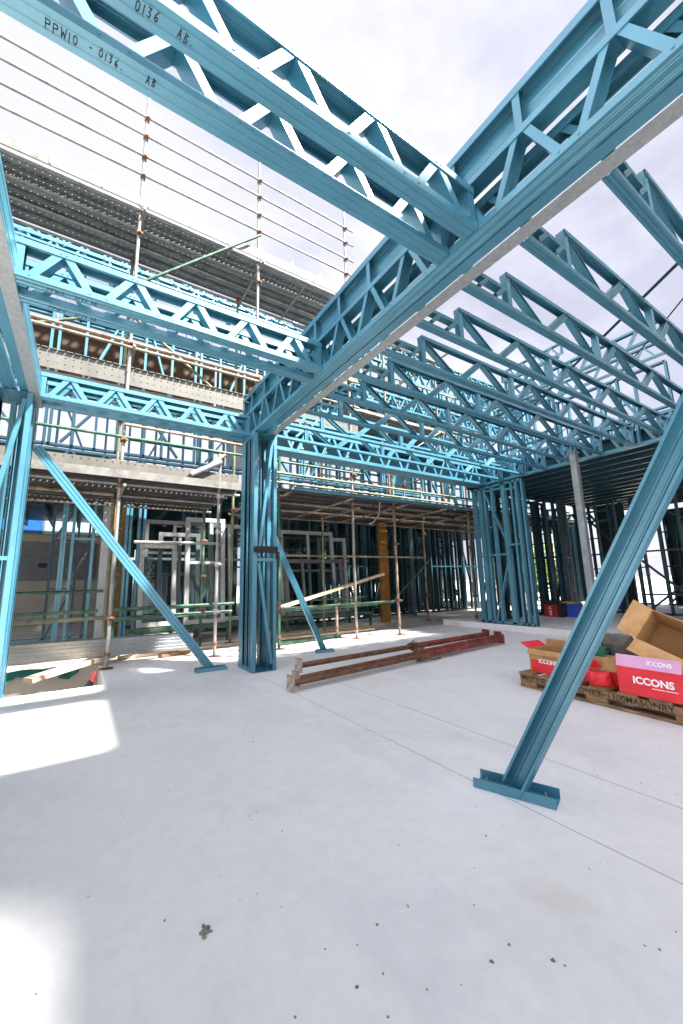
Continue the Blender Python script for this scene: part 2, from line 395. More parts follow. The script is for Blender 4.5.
# ------------------------------------------------------------------ stud frames
def stud_frame(name, label, group, L, z0, z1, studs, braces=(), noggins=(), steel='steel', prof=STUD, loc=(0,0,0), rz=0, cat='wall frame'):
    """open stud wall along local X, plates top and bottom"""
    t = thing(name, label, cat, loc, rz, group)
    MB().ext(prof, (0,0,z0), (L,0,z0), (0,0,1)).build('bottom_plate', steel, t)
    MB().ext(prof, (0,0,z1), (L,0,z1), (0,0,-1)).build('top_plate', steel, t)
    for i, x in enumerate(studs):
        MB().ext(prof, (x,0,z0+.003), (x,0,z1-.003), (1 if i % 2 == 0 else -1,0,0)).build('stud', steel, t)
    for (xa,za),(xb,zb) in braces:
        MB().ext(web_prof(.036,.07,1), (xa,0,za), (xb,0,zb), (0,1,0)).build('diagonal_brace', steel, t)
    for z,xa,xb in noggins:
        MB().ext(web_prof(.036,.078,1), (xa,0,z), (xb,0,z), (0,1,0)).build('noggin', steel, t)
    return t

# box column under the main beam
def box_column(label, x0, x1, y0, y1, mirrored=False):
    t = thing('box_column', label, 'column', (x0, y0, 0), group='stud columns under the twin beams')
    W, D, H = x1-x0, y1-y0, 2.892
    up = (0,0,1)
    # plates
    for z, s in ((.002,1),(H,-1)):
        MB().ext(csec(W,.05,0,(-.05,.05)), (W/2,0,z), (W/2,D,z), (0,0,s)).build('bottom_plate' if s > 0 else 'top_plate', 'steel', t)
    # corner and intermediate studs
    for (sx, sy, d) in ((.022,.0,(0,1,0)), (.022,.13,(0,1,0)), (.022,.19,(0,-1,0)), (.022,.33,(0,-1,0)), (.022,.26,(0,1,0)), (.022,.41,(0,-1,0)), (.022,D-.003,(0,-1,0)), (W*.45,.28,(0,1,0)), (W*.7,.35,(0,-1,0)), (W-.022,.34,(0,1,0)),
                     (W-.022,.0,(0,1,0)), (W-.022,.20,(0,1,0)), (W-.022,D-.003,(0,-1,0)), (W*.62,D-.003,(0,-1,0))):
        MB().ext(csec(.042,.075,.008,()), (sx,sy+.004*(1 if d[1]>0 else -1),.006), (sx,sy+.004*(1 if d[1]>0 else -1),H-.006), d).build('stud','steel',t)
    # front face bracing
    MB().ext(web_prof(.036,.035,-1), (W-.06,.022,H-.07), (.07,.022,1.33), (0,1,0)).build('diagonal_brace','steel',t)
    MB().ext(web_prof(.036,.035,-1), (.07,.022,1.24), (W-.06,.022,.08), (0,1,0)).build('diagonal_brace','steel',t)
    MB().ext(web_prof(.036,.035,1), (.045,.022,1.285), (W-.045,.022,1.285), (0,1,0)).build('noggin','steel',t)
    # left face bracing and noggins
    for ya, yb, z in ((.085,.13,1.45),(.20,.33,1.15),(.34,D-.08,1.12)):
        MB().ext(web_prof(.036,.035,1), (.022,ya,z), (.022,yb,z), (1,0,0)).build('noggin','steel',t)
    MB().ext(web_prof(.034,.03,1), (.024,D-.10,.9), (.024,.37,.10), (1,0,0)).build('diagonal_brace','steel',t)
    MB().ext(web_prof(.034,.03,1), (.024,D-.10,2.7), (.024,.37,1.25), (1,0,0)).build('diagonal_brace','steel',t)
    return t
box_column('blue stud box column in the middle with a black strap round it', 1.685, 1.985, 4.5, 4.99)
box_column('blue stud post at the left end, dappled by sunlight', -.86, -.535, 4.62, 5.02)

# strap on the column
st = MB()
for dz in (0,):
    x0,x1,y0,y1 = 1.665,2.0,4.482,5.01
    st.box((1.683,y0+.006,1.37),(1.99,y0+.0125,1.44)).box((1.72,y0-.02,1.365),(1.96,y0+.006,1.445)).box((x1-.012,y0+.0126,1.38),(x1-.004,y1,1.43)).box((1.975,y0-.012,1.29),(2.008,y0+.03,1.38))
    st.tube((2.0,4.50,1.33),(2.02,4.505,1.20),.008)
    st.box((1.74,y0-.027,1.385),(1.82,y0-.0205,1.43))
tag(st.build('ratchet_strap','black'), 'black strap bound round the middle of the box column', 'strap')

# p2: braced wall panel on the step plus its siblings
zz0, zz1 = .125, 2.87
pan = stud_frame('braced_wall_panel', 'narrow braced stud panel standing on the raised step edge', None, 1.17, zz0, zz1,
    [.02,.09,.17,.25,.31,.52,.72,.80,.93,1.07,1.15], [((.32,2.76),(.80,1.55)),((.80,1.50),(.36,.17))],
    [(1.45,.31,.72),(2.77,.31,.72),(1.62,.80,1.07),(2.3,.09,.25),(1.5,.09,.25),(.85,.09,.25),(2.72,.8,1.07)], loc=(6.93,5.40,0), rz=-math.pi/2)
grp = 'stud walls under the dark floor deck'
for i,(x,y,L,rz,lb) in enumerate([
    (7.0,5.42,1.15,0,'stud wall running back from the braced panel, side on'),
    (9.7,5.05,1.0,.35,'stud wall set back beyond the red tool case, slightly turned'),
    (8.2,5.5,1.7,0.02,'stud wall behind the tool case and blue crate'),
    (9.35,6.6,1.6,-math.pi/2,'stud wall beyond the blue crate, end on')]):
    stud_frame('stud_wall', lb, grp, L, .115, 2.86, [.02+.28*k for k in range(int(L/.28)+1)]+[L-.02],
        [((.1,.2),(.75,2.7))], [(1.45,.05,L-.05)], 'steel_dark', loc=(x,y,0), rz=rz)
far = [(10.6,5.95,.5,[.02,.14,.3,.46]),(10.6,5.15,1.0,[.02,.1,.35,.55,.8,.95]),(10.6,3.9,1.9,[.02,.2,.5,.9,1.2,1.5,1.85]),(10.6,1.9,1.9,[.02,.4,.8,1.2,1.6,1.85])]
for i,(x,y,L,ss) in enumerate(far):
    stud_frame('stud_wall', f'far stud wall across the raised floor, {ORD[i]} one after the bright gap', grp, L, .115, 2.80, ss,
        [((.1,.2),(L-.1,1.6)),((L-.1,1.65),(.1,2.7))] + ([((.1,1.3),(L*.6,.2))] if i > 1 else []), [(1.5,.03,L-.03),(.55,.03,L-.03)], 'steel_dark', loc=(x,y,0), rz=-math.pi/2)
for i in range(4):
    y0 = 8.6-2.0*i
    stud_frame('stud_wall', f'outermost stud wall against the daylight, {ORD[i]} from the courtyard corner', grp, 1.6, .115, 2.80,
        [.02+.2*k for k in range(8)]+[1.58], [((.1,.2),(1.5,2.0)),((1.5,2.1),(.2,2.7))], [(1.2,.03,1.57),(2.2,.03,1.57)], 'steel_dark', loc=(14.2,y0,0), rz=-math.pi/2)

# header over the far opening
hb = flat_truss('header_truss','light header truss over the far opening behind the grey post', None, 2.4, [((.1+.4*k,.02),(.26+.4*k,.28)) for k in range(5)]+[((.3+.4*k,.28),(.46+.4*k,.02)) for k in range(5)],
    (.02,2.38), .30, .09, 0, CH, .036, 'truss', 'steel', False)
hb.location = (11.0, 6.9, 2.35); hb.rotation_euler = (0,0,-math.pi/2)

# leaning ladder of pale battens in the far gap
ld = thing('ladder','pale ladder leaning in the bright far gap beside the grey post','ladder',(11.8,6.1,.11))
for s in (0,.36):
    MB().bar((0,s,0),(.5,s+.25,2.2),.06,.03,(0,1,0)).build('rail','pale_timber',ld)
for k in range(7):
    q=.14+.12*k; MB().bar((.5*q*1.0,.25*q,2.2*q),(.5*q,.25*q+.36,2.2*q),.03,.03).build('rung','pale_timber',ld)

# grey steel post
gp = thing('steel_post','bare grey square steel post standing before the dark deck','post',(6.27,2.93,0))
MB().box((-.045,-.045,.012),(.045,.045,2.89)).build('shaft','galv_post',gp)
MB().box((-.1,-.1,.001),(.1,.1,.012)).build('base_plate','galv_post',gp)
MB().box((-.09,-.06,2.885),(.09,.06,2.897)).build('cap_plate','galv_post',gp)

# floor deck over the right-hand rooms
fd = thing('floor_deck','dark steel floor deck with rows of joists over the raised floor','deck',(6.95,0,2.95))
MB().box((.02,-6,.20),(7.6,5.6,.23)).build('deck_sheet','steel_dark',fd)
for k in range(17):
    MB().ext(csec(.06,.16,.012), (.14+.44*k,-6,.03), (.14+.44*k,5.6,.03), (0,0,1)).build('joist','steel_dark',fd)
MB().box((.1,5.6,0),(7.6,5.64,.23)).build('rim_board','steel_dark',fd)
ld2=thing('floor_deck','blue floor deck of the left-hand rooms beyond the left post','deck',(-9,0,3.0))  # mostly out of view, added to shade the floor on the left
MB().box((0,-8,.16),(8.1,4.6,.19)).build('deck_sheet','steel_dark',ld2)
for k in range(12): MB().ext(csec(.06,.15,.012),(0,-7.6+1.08*k,.0),(8.1,-7.6+1.08*k,.0),(0,0,1)).build('joist','steel_dark',ld2)
# low parapet frame on top of the deck
stud_frame('parapet_frame','low light parapet frame on top of the dark floor deck', None, 7.5, 3.19, 3.75, [.02+.5*k for k in range(15)]+[7.4], [], [], loc=(12.6,5.6,0), rz=-math.pi/2)
sb = MB().bar((3.43,.70,3.212),(7.2,6.1,3.212),.03,.005)
tag(sb.build('strap_brace','steel_dark'),'thin flat strap running diagonally over the tops of the right bay trusses','strap')
cb = MB(); P0,P1 = V((4.6,.6,3.9)),V((13,9,6.4))
cb.path([P0.lerp(P1,t/10)-V((0,0,1.1*math.sin(math.pi*t/10))) for t in range(11)],.008,5)
tag(cb.build('cable','black'),'thin dark cable sagging across the sky beyond the roof trusses','cable')

# ------------------------------------------------------------------ temporary braces
def brace(label, foot, top, face, foot_dir, w=.1, h=.045):
    f, tp = V(foot), V(top)
    t = thing('diagonal_prop', label, 'brace', foot, group='steel channel braces propping the frame')
    d = (tp-f); pr = csec(w,h,.012,(-.018,.018))
    MB().ext(pr, V((0,0,.02))+d.normalized()*.01, d, face).build('channel','steel',t)
    fd = V((*foot_dir,0)).normalized(); n = V((-fd.y,fd.x,0))
    L = .36 if w > .09 else .26
    m = MB().ext(csec(.11,.042,0,(-.025,.025)), -fd*L/2+V((0,0,.002)), fd*L/2+V((0,0,.002)), (0,0,1))
    for s in (-.13,-.09,.06,.10,.14):
        for q in (-.056,.0545): m.tube(fd*s+n*q+V((0,0,.022)), fd*s+n*(q+.003)+V((0,0,.022)), .006, 6)
    m.build('foot_channel','steel',t)
    bt_=MB()
    for q in (-L*.36,L*.36):
        p=fd*q+V((0,0,.0045)); bt_.tube(p,p+V((0,0,.003)),.016,10); bt_.tube(p+V((0,0,.003)),p+V((0,0,.013)),.010,6); bt_.tube(p+V((0,0,.013)),p+V((0,0,.03)),.005,6)
    bt_.build('anchor_bolts','galv',t)
    return t
brace('big blue channel brace close by, its foot bolted to the bare slab', (1.785,1.288,0), (1.80,-.345,2.88), (-1,0,0), (.128,-.344), .1, .045)
brace('blue channel brace from the left post down to the slab, striped with sunlight', (1.36,4.98,0), (-.5,4.98,2.46), (0,1,0), (1,-.06), .095, .04)
brace('short blue channel brace behind the box column leaning away to the right', (3.02,5.14,0), (2.02,5.02,1.95), (0,1,0), (.85,-.3), .08, .04)

# ------------------------------------------------------------------ setting
slab = MB().box((-9,-9,-1.0),(6.84,5.05,0)).box((.27,5.05,-1.0),(6.84,6.40,0))
structure(slab,'concrete_slab','slab')
structure(MB().box((6.845,-9,-1.0),(15.5,6.40,.11)),'raised_floor','slab')
structure(MB().box((-40,6.402,-1.0),(60,60,-.006)),'courtyard_paving','slab2')
structure(MB().quad((-400,-400,-1.02),(400,-400,-1.02),(400,400,-1.02),(-400,400,-1.02)),'ground','soil')
j = MB()
for x,y0,y1 in ((1.715,-6,4.4),(2.24,-6,4.3)):
    j.box((x-.0013,y0,.0005),(x+.0013,y1,.0015))
structure(j,'floor_joint','joint')
# grit
gr = MB(); 
def lump(mb,x,y,r):
    n=6; vs=[]; 
    for k,(rr,z) in enumerate(((1,.0),(.85,.45),(.4,.75))):
        for i in range(n):
            a=2*math.pi*i/n+random.uniform(-.3,.3); q=r*rr*random.uniform(.6,1.2)
            vs.append((x+q*math.cos(a),y+q*math.sin(a),z*r*random.uniform(.7,1.1)))
    fs=[(k*n+i,k*n+(i+1)%n,(k+1)*n+(i+1)%n,(k+1)*n+i) for k in range(2) for i in range(n)]+[tuple(range(12,18))]
    mb.add(vs,fs)
DEB=[(.455,1.61,.006),(1.05,2.1,.008)]
GRIT = [(1.591, 2.085, 0.006), (1.612, 1.849, 0.005), (1.408, 1.168, 0.009), (0.805, 1.093, 0.01), (1.064, 0.833, 0.008), (0.983, 0.829, 0.011), (1.117, 0.74, 0.011), (1.129, 0.715, 0.006), (0.652, 0.979, 0.009), (0.672, 0.882, 0.006), (0.493, 1.005, 0.007), (0.689, 1.851, 0.006), (0.686, 1.817, 0.006), (0.763, 1.668, 0.007), (0.639, 1.114, 0.005), (0.599, 1.317, 0.004), (0.914, 1.784, 0.004), (0.875, 1.726, 0.004), (1.544, 0.85, 0.005), (2.35, 0.99, 0.006), (2.328, 0.926, 0.004), (1.362, 0.622, 0.006), (1.381, 0.594, 0.007), (1.483, 0.59, 0.006), (0.924, 1.089, 0.006), (0.791, 0.875, 0.005), (1.096, 0.977, 0.005), (0.727, 0.968, 0.006), (1.488, 2.658, 0.006), (2.101, 2.911, 0.006), (0.997, 2.626, 0.01), (1.227, 1.081, 0.004), (0.502, 1.419, 0.004), (1.611, 0.845, 0.004), (0.869, 0.835, 0.004), (0.719, 1.073, 0.005)]
for x,y,r in GRIT: lump(gr,x,y,r*.58)
for _ in range(150):
    x=random.uniform(-.4,5.5); y=random.uniform(.9,5.2); lump(gr,x,y,random.choice((.0015,.002,.002,.003,.004)))
tag(gr.build('floor_grit','stone'),'dark specks of grit scattered over the pale slab','grit',kind='stuff')
lp = MB()
LX,LY = (0.377, 1.359)
for dx,dy,r in ((0,0,.014),(.012,.012,.010),(-.006,-.016,.008),(.002,.026,.007),(-.012,.005,.006),(.016,-.005,.006)): lump(lp,LX+dx,LY+dy,r)
tag(lp.build('mortar_lump','stone'),'small crumbled grey mortar lump alone on the near slab','mortar')

# ------------------------------------------------------------------ steel props lying on the slab
def acrow(label,a,b,zz,twist,collar=.50,red=True):
    a,b=V(a),V(b); d=(b-a); L=d.length; ang=math.atan2(d.y,d.x)
    t=thing('adjustable_prop',label,'prop',(a.x,a.y,0),ang,'old steel props lying bundled on the slab')
    t.rotation_euler=(0,-math.asin((b.z-a.z)/L),ang)
    t.location=(a.x,a.y,a.z)
    s=L*collar
    MB().tube((0,0,0),(s+.05,0,0),.029,12).build('inner_tube','prop_rust',t)
    MB().tube((s,0,0),(L,0,0),.037,12).build('outer_tube','prop_red' if red else 'prop_rust',t)
    cm=MB().tube((s-.03,0,0),(s+.05,0,0),.047,12).tube((s-.05,0,0),(s-.03,0,0),.056,10)
    cm.tube((s-.04,0,.04),(s+.02,.02,.075),.009,6); cm.build('collar','prop_rust',t)
    MB().path([(s+.02,-.05,-.02),(s+.1,-.11,-.04),(s+.22,-.13,-.035)],.007).build('pin_handle','prop_rust',t)
    for x,m in ((0,'prop_plate'),(L,'prop_red')):
        p=MB().box((x-.004,-.065,-.062+twist),(x+.004,.065,.075+twist)); p.build('end_plate',m,t)
    return t
acrow('old red and rusty prop nearest the slab edge joint, front of the bundle',(1.70,3.53,.075),(5.42,3.93,.075),0,0)
acrow('old rusty prop lying in the middle of the bundle',(1.80,3.62,.085),(5.50,4.03,.10),0,.0,.49)
acrow('old red prop resting on top at the back of the bundle',(1.92,3.80,.165),(5.46,4.22,.12),0,.0,.51)
tag(MB().path([(3.55,3.70,.14),(3.62,3.72,.19),(3.66,3.86,.20),(3.64,4.02,.18),(3.60,4.08,.12)],.012).build('tie_wire','prop_rust'),'rusty wire tie round the middle of the prop bundle','wire')

# ------------------------------------------------------------------ pallet and cartons
pl=thing('timber_pallet','worn timber pallet stencilled MASONRY under the open cartons','pallet',(3.50,2.36,0),math.radians(-94))
W,D=1.35,1.0     # local x along the front, local y away to +X world
def tboard(name,a,b): MB().box(a,b).build(name,'timber',pl)
for y in (0,D/2-.02,D-.04):
    for x in (0.0,W/2-.08,W-.16): tboard('block',(x,y,.022),(x+.16,y+.045,.062))
    tboard('stringer',(0,y-.003,.0625),(W,y+.05,.115))
for k in range(7): tboard('deck_board',(.005+.21*k,-.02,.1155),(.005+.21*k+.13,D+.02,.135))
for y in (0,D/2,D-.09): tboard('base_board',(.0,y-.004,.001),(W,y+.09,.0215))
def text(body,size,parent,loc,rot,m,ext=.0006,bold=0.,spacing=1.,shear=0.,name='lettering',align='LEFT'):
    cu=bpy.data.curves.new(name,'FONT'); cu.body=body; cu.size=size; cu.extrude=ext; cu.offset=bold; cu.space_character=spacing; cu.shear=shear; cu.align_x=align
    tmp=bpy.data.objects.new('tmp',cu); col.objects.link(tmp); dg=bpy.context.evaluated_depsgraph_get(); me=bpy.data.meshes.new_from_object(tmp.evaluated_get(dg)); bpy.data.objects.remove(tmp); me.materials.clear(); me.materials.append(M[m])
    o=bpy.data.objects.new(name,me); col.objects.link(o); o.parent=parent; o.location=loc; o.rotation_euler=rot; return o
R90=math.pi/2
text('MASONRY  1300MASONRY',.062,pl,(.42,-.0042,.068),(R90,0,0),'stencil',.0004,.0006,1.05)
text('MASONRY',.058,pl,(.02,-.0042,.068),(R90,0,0),'stencil',.0004,.0006)

def carton(label,loc,rz,size,outer,inner,flaps,tilt=(0,0),t=.005,side=None):
    """open carton standing on z=0 local, front wall at y=0; flaps: list of (side, angle from vertical outward, length, material)"""
    w,d,h=size
    o=thing('carton',label,'box',loc,rz,'open cartons on the pallet'); o.rotation_euler=(tilt[0],tilt[1],rz)
    b=MB()
    b.box((0,0,0),(w,d,t)); b.box((0,0,t),(w,t,h)); b.box((0,d-t,t),(w,d,h)); b.box((0,t,t),(t,d-t,h)); b.box((w-t,t,t),(w,d-t,h))
    b.build('body',outer,o)
    i=MB(); e=.0012
    i.box((t,t,t),(w-t,d-t,t+e)); i.box((t,t,t+e),(w-t,t+e,h-.002)); i.box((t,d-t-e,t+e),(w-t,d-t,h-.002)); i.box((t,t+e,t+e),(t+e,d-t-e,h-.002)); i.box((w-t-e,t+e,t+e),(w-t,d-t-e,h-.002))
    i.build('lining',inner,o)
    for sd,a,l,m in flaps:
        a=math.radians(a); dv,dz=math.sin(a)*l,math.cos(a)*l; nv,nz=math.cos(a)*t*.6,-math.sin(a)*t*.6
        base={'f':((0,0),(w,0),(0,-1)),'b':((w,d),(0,d),(0,1)),'l':((0,d),(0,0),(-1,0)),'r':((w,0),(w,d),(1,0))}[sd]
        p,q,n=base; f=MB()
        def P(c0,s,k): return (c0[0]+n[0]*(dv*s+nv*k),c0[1]+n[1]*(dv*s+nv*k),h+.001+dz*s+nz*k)
        vs=[P(p,0,0),P(q,0,0),P(q,1,0),P(p,1,0),P(p,0,-1),P(q,0,-1),P(q,1,-1),P(p,1,-1)]
        f.add(vs,[(0,1,2,3),(7,6,5,4),(0,4,5,1),(1,5,6,2),(2,6,7,3),(3,7,4,0)]); f.build('flap',m,o)
    return o
# rz turns local x to run along -Y (left to right in the picture), local y to +X
RZ=math.radians(-90)
ic=carton('red carton with white lettering and a faded pink flap, on the near pallet corner',(3.43,1.50,.137),math.radians(-93),(.40,.30,.19),'red','card_in',
    [('f',-9,.085,'pink'),('b',70,.10,'card'),('r',100,.1,'red')])
text('ICCONS',.066,ic,(.10,-.0008,.085),(R90,0,0),'white_ink',.0004,.0022,1.02)
MB().box((.215,-.0012,.064),(.29,-.0006,.068)).box((.295,-.0012,.064),(.365,-.0006,.068)).build('printed_line','white_ink',ic)
tf=text('ICCONS',.040,ic,(.20,.0025,.222),(R90-math.radians(9),0,0),'white_ink',.0004,.001,1.02)
lb=carton('crumpled open red and brown carton at the far end of the pallet',(3.58,2.30,.137),math.radians(-97),(.34,.26,.20),'card','card_in',
    [('b',-8,.07,'card'),('l',65,.10,'red'),('f',150,.05,'card'),('r',60,.08,'card')])
MB().box((.02,-.003,.0),(.31,-.001,.11)).build('printed_band','red',lb)
text('ICCONS',.05,lb,(.10,-.0036,.088),(R90,0,0),'white_ink',.0004,.0012)
mbx=carton('low red carton with a brown flap folded forward, behind the big brace',(3.57,1.86,.137),math.radians(-86),(.30,.24,.10),'red','card_in',
    [('f',-25,.11,'card'),('b',30,.09,'card')])
bags=MB()
def crumple(mb,cx,cy,cz,rx,ry,rz_,seed):
    rnd=random.Random(seed); n,mm=9,6; vs=[]
    for i in range(mm+1):
        th=math.pi*i/mm
        for k in range(n):
            ph=2*math.pi*k/n; q=rnd.uniform(.72,1.15)
            vs.append((cx+rx*q*math.sin(th)*math.cos(ph),cy+ry*q*math.sin(th)*math.sin(ph),cz+rz_*q*math.cos(th)))
    fs=[(i*n+k,i*n+(k+1)%n,(i+1)*n+(k+1)%n,(i+1)*n+k) for i in range(mm) for k in range(n)]
    mb.add(vs,fs)
def packet(name,m,x,y,z,w,d,h,rz,rx,lab,grp):
    rnd=random.Random(int(x*1000+y*77)); q=MB(); nx,nz=5,4; vs=[]
    for sd in (0,1):
        for i in range(nx+1):
            for k in range(nz+1):
                e=.35 if (i in (0,nx) or k in (0,nz)) else 1
                vs.append(((i/nx-.5)*w+rnd.uniform(-.006,.006),(sd-.5)*d*e+rnd.uniform(-.008,.008),(k/nz-.5)*h+rnd.uniform(-.006,.006)))
    n=(nx+1)*(nz+1); f=[]
    for i in range(nx):
        for k in range(nz):
            a=i*(nz+1)+k; f+=[(a,a+nz+1,a+nz+2,a+1),(n+a,n+a+1,n+a+nz+2,n+a+nz+1)]
    ring=[i*(nz+1) for i in range(nx+1)]+[nx*(nz+1)+k for k in range(1,nz+1)]+[i*(nz+1)+nz for i in range(nx-1,-1,-1)]+[k for k in range(nz-1,0,-1)]
    for a,b in zip(ring,ring[1:]+ring[:1]): f.append((a,b,n+b,n+a))
    q.add(vs,f); tag(q.build(name,m,None,(x,y,z),(rx,0,rz)),lab,'rubbish',grp)
pg='packaging scraps on the pallet'
packet('printed_packet','red',3.50,1.66,.185,.16,.08,.13,-1.4,.3,'crumpled red packet wedged against the lettered carton',pg)
packet('printed_packet','red',3.56,1.78,.30,.20,.05,.10,-1.9,.9,'torn red flap lying over the low red carton',pg)
packet('plastic_scrap','black',3.74,1.63,.22,.2,.14,.15,-1.2,.5,'black plastic scrap between the cartons',pg)
packet('printed_packet','white_ink',3.52,1.92,.19,.16,.06,.08,-1.9,-.5,'white torn packet at the front of the low red carton',pg)
M['dull_green']=mat('dull_green_card',[(.3,c('1d5a48')),(.7,c('2c6f5a'))],9,.7); M['grey_bag']=mat('grey_bag',[(.3,c('5a5650')),(.7,c('7a746b'))],9,.8)
packet('green_packet','dull_green',3.90,1.86,.32,.22,.10,.12,-1.8,-.3,'dull green packet behind the low red carton',pg)
packet('blue_packet','blue_plastic',4.0,1.95,.40,.14,.05,.05,-1.3,.4,'small blue packet on top of the rubbish pile',pg)
packet('grey_bag','grey_bag',3.98,1.70,.36,.26,.14,.26,-1.7,.3,'grey paper bag between the green packet and the tipped carton',pg)
packet('black_bag','black',3.95,1.84,.2,.5,.3,.14,-1.5,0,'dark bag lying low at the back of the pallet',pg)
kr=carton('large plain brown carton tipped open towards us on top of the pile',(3.78,1.44,.40),math.radians(-90),(.38,.26,.29),'card','card_in',
    [('l',62,.13,'card'),('f',70,.12,'card'),('r',70,.13,'card')])
MB().box((.165,-.0012,0),(.215,-.0006,.29)).build('tape','tape',kr)
kr.rotation_euler=(math.radians(62),math.radians(24),math.radians(-90)); 
KR=kr
sup=carton('closed brown carton under the tipped one, behind the lettered carton',(3.76,1.46,.137),math.radians(-92),(.36,.34,.22),'card','card_in',[('f',88,.15,'card'),('b',-88,.17,'card')])

# tool case and crate on the raised floor
tcse=thing('tool_case','dark red tool case with white lettering on the raised floor','tool case',(8.84,5.19,.11),math.radians(-90))
MB().box((0,0,0),(.30,.30,.27)).build('body','case_red',tcse)
MB().box((-.006,-.006,.272),(.306,.306,.335)).box((.30,-.004,.0),(.42,.30,.30)).build('lid','black',tcse)
MB().path([(.05,.15,.335),(.07,.15,.37),(.23,.15,.37),(.25,.15,.335)],.01).build('handle','black',tcse)
text('HILTI',.085,tcse,(.17,-.001,.03),(R90,-R90,0),'white_ink',.0004,.001)
cr=thing('storage_crate','blue plastic crate beside the red tool case','crate',(9.0,4.93,.11),math.radians(-85))
q=MB(); w,d,h=.34,.40,.27
q.box((0,0,0),(w,d,.01)).box((0,0,.01),(w,.012,h)).box((0,d-.012,.01),(w,d,h)).box((0,.012,.01),(.012,d-.012,h)).box((w-.012,.012,.01),(w,d-.012,h)); q.build('body','blue_plastic',cr)
MB().box((-.012,-.012,h),(w+.012,0,h+.018)).box((-.012,d,h),(w+.012,d+.012,h+.018)).box((-.012,0,h),(0,d,h+.018)).box((w,0,h),(w+.012,d,h+.018)).build('rim','blue_plastic',cr)
MB().box((.02,.02,h-.05),(w-.02,d-.02,h+.05)).build('packed_sheet','card',cr)

# ------------------------------------------------------------------ scaffolding
def fit(mb,p,r=.04): mb.box((p[0]-r,p[1]-r,p[2]-r*.9),(p[0]+r,p[1]+r,p[2]+r*.9))
def standard(t,x,y,z0,z1,m,fits,fm='coupler'):
    s=MB().tube((x,y,z0+.02),(x,y,z1),.024,10).tube((x,y,z0+.45*(z1-z0)),(x,y,z0+.45*(z1-z0)+.12),.029,10)
    o=s.build('standard',m,t)
    MB().box((x-.075,y-.075,z0+.002),(x+.075,y+.075,z0+.01)).tube((x,y,z0+.01),(x,y,z0+.2),.017,8).tube((x,y,z0+.16),(x,y,z0+.2),.035,8).build('base_jack','coupler',o)
    for z in fits:
        f=MB(); f.tube((x,y,z-.035),(x,y,z+.035),.036,8); f.tube((x-.005,y-.055,z),(x+.03,y-.055,z),.022,6); f.box((x-.03,y-.062,z-.016),(x+.055,y-.03,z+.016)); f.build('coupler',fm,o)
    return o
def rail(t,a,b,m,name='guard_rail',r=.0215): MB().tube(a,b,r,8).build(name,m,t)
def planks(t,x0,x1,y0,y1,z,n,m='plank',solid_front=True):
    w=(y1-y0)/n
    for k in range(n):
        ya,yb=y0+w*k+.006,y0+w*(k+1)-.006; p=MB()
        p.box((x0,ya,z+.045),(x1,yb,z+.048))
        o=p.build('deck_plank',m,t)
        e=MB().box((x0,ya,z),(x1,ya+.003,z+.0445)).box((x0,yb-.003,z),(x1,yb,z+.0445)).box((x0,ya+.003,z),(x1,ya+.018,z+.003)).box((x0,yb-.018,z),(x1,yb-.003,z+.003))
        e.build('plank_rim','plank_solid' if m=='plank' else 'rim_dark',o)
YF,YB=5.95,7.08
sc=thing('tall_scaffold','tall tube scaffold along the house front with its high perforated deck','scaffold',(0,YF,0))
sc.location=(0,0,0)
xs=[-3.5,-1.57,.33,2.24,4.16]
for i,x in enumerate(xs):
    z0=-.004 if (x>.27) else -1.01
    if x>.27 or True:
        zf=[7.34,7.70,8.09,8.45,6.72,4.9,4.45,3.3,3.0,.62,2.36,6.3]
        standard(sc,x,YF,0.002 if x>.27 else -1.0,8.92,['tube','olive_tube','tube','tube','tube'][i],zf)
        standard(sc,x,YB,-.004,7.1,'olive_tube',[6.72,6.3,4.4,3.7,2.36])
XA,XB=-3.7,4.35
for z in (7.34,7.70,8.09,8.45): rail(sc,(XA,YF-.04,z),(XB,YF-.04,z),'tube',r=.019)
rail(sc,(XA,YF-.045,6.70),(XB,YF-.045,6.70),'tube','ledger'); rail(sc,(XA,YB+.045,6.70),(XB,YB+.045,6.70),'tube','ledger')
rail(sc,(XA,YB+.05,6.05),(XB,YB+.05,6.05),'tube','ledger'); rail(sc,(XA,YB+.05,6.25),(XB,YB+.05,6.25),'tube'); 
for z,m in ((4.92,'olive_tube'),(4.46,'rust_tube'),(4.38,'rust_tube')): rail(sc,(XA,YF-.045,z),(XB,YF-.045,z),m,'ledger')
rail(sc,(XA,YF-.045,3.32),(XB,YF-.045,3.32),'olive_tube','ledger'); rail(sc,(XA,YF-.045,3.03),(XB,YF-.045,3.03),'green_tube','ledger')
rail(sc,(.33,YF-.09,3.20),(XB,YF-.09,3.16),'rust_tube','ledger'); rail(sc,(.33,YF-.09,3.30),(2.3,YF-.09,3.28),'rust_tube','ledger')
rail(sc,(-1.57,YF+.05,4.0),(.33,YF+.05,5.0),'olive_tube','diagonal_brace'); rail(sc,(.33,YF+.05,4.95),(2.24,YF+.05,3.6),'olive_tube','diagonal_brace')
rail(sc,(.30,5.87,5.34),(2.24,5.87,7.22),'green_tube','diagonal_brace',.024)
for x in xs:
    for z in (6.66,2.34): rail(sc,(x+.05,YF-.15,z),(x+.05,YB+.15,z),'tube','transom')
    if x>0: rail(sc,(x+.05,YF-.1,4.40),(x+.05,YB,4.40),'rust_tube','transom')
for x in (-2.5,3.2):
    rail(sc,(x,YF-.12,6.66),(x,YB+.12,6.66),'tube','transom')
planks(sc,XA,XB-.05,YF+.03,YB+.02,6.73,6)
for y in (6.30,6.68): rail(sc,(XA,y,6.705),(XB,y,6.705),'tube','ledger',.024)
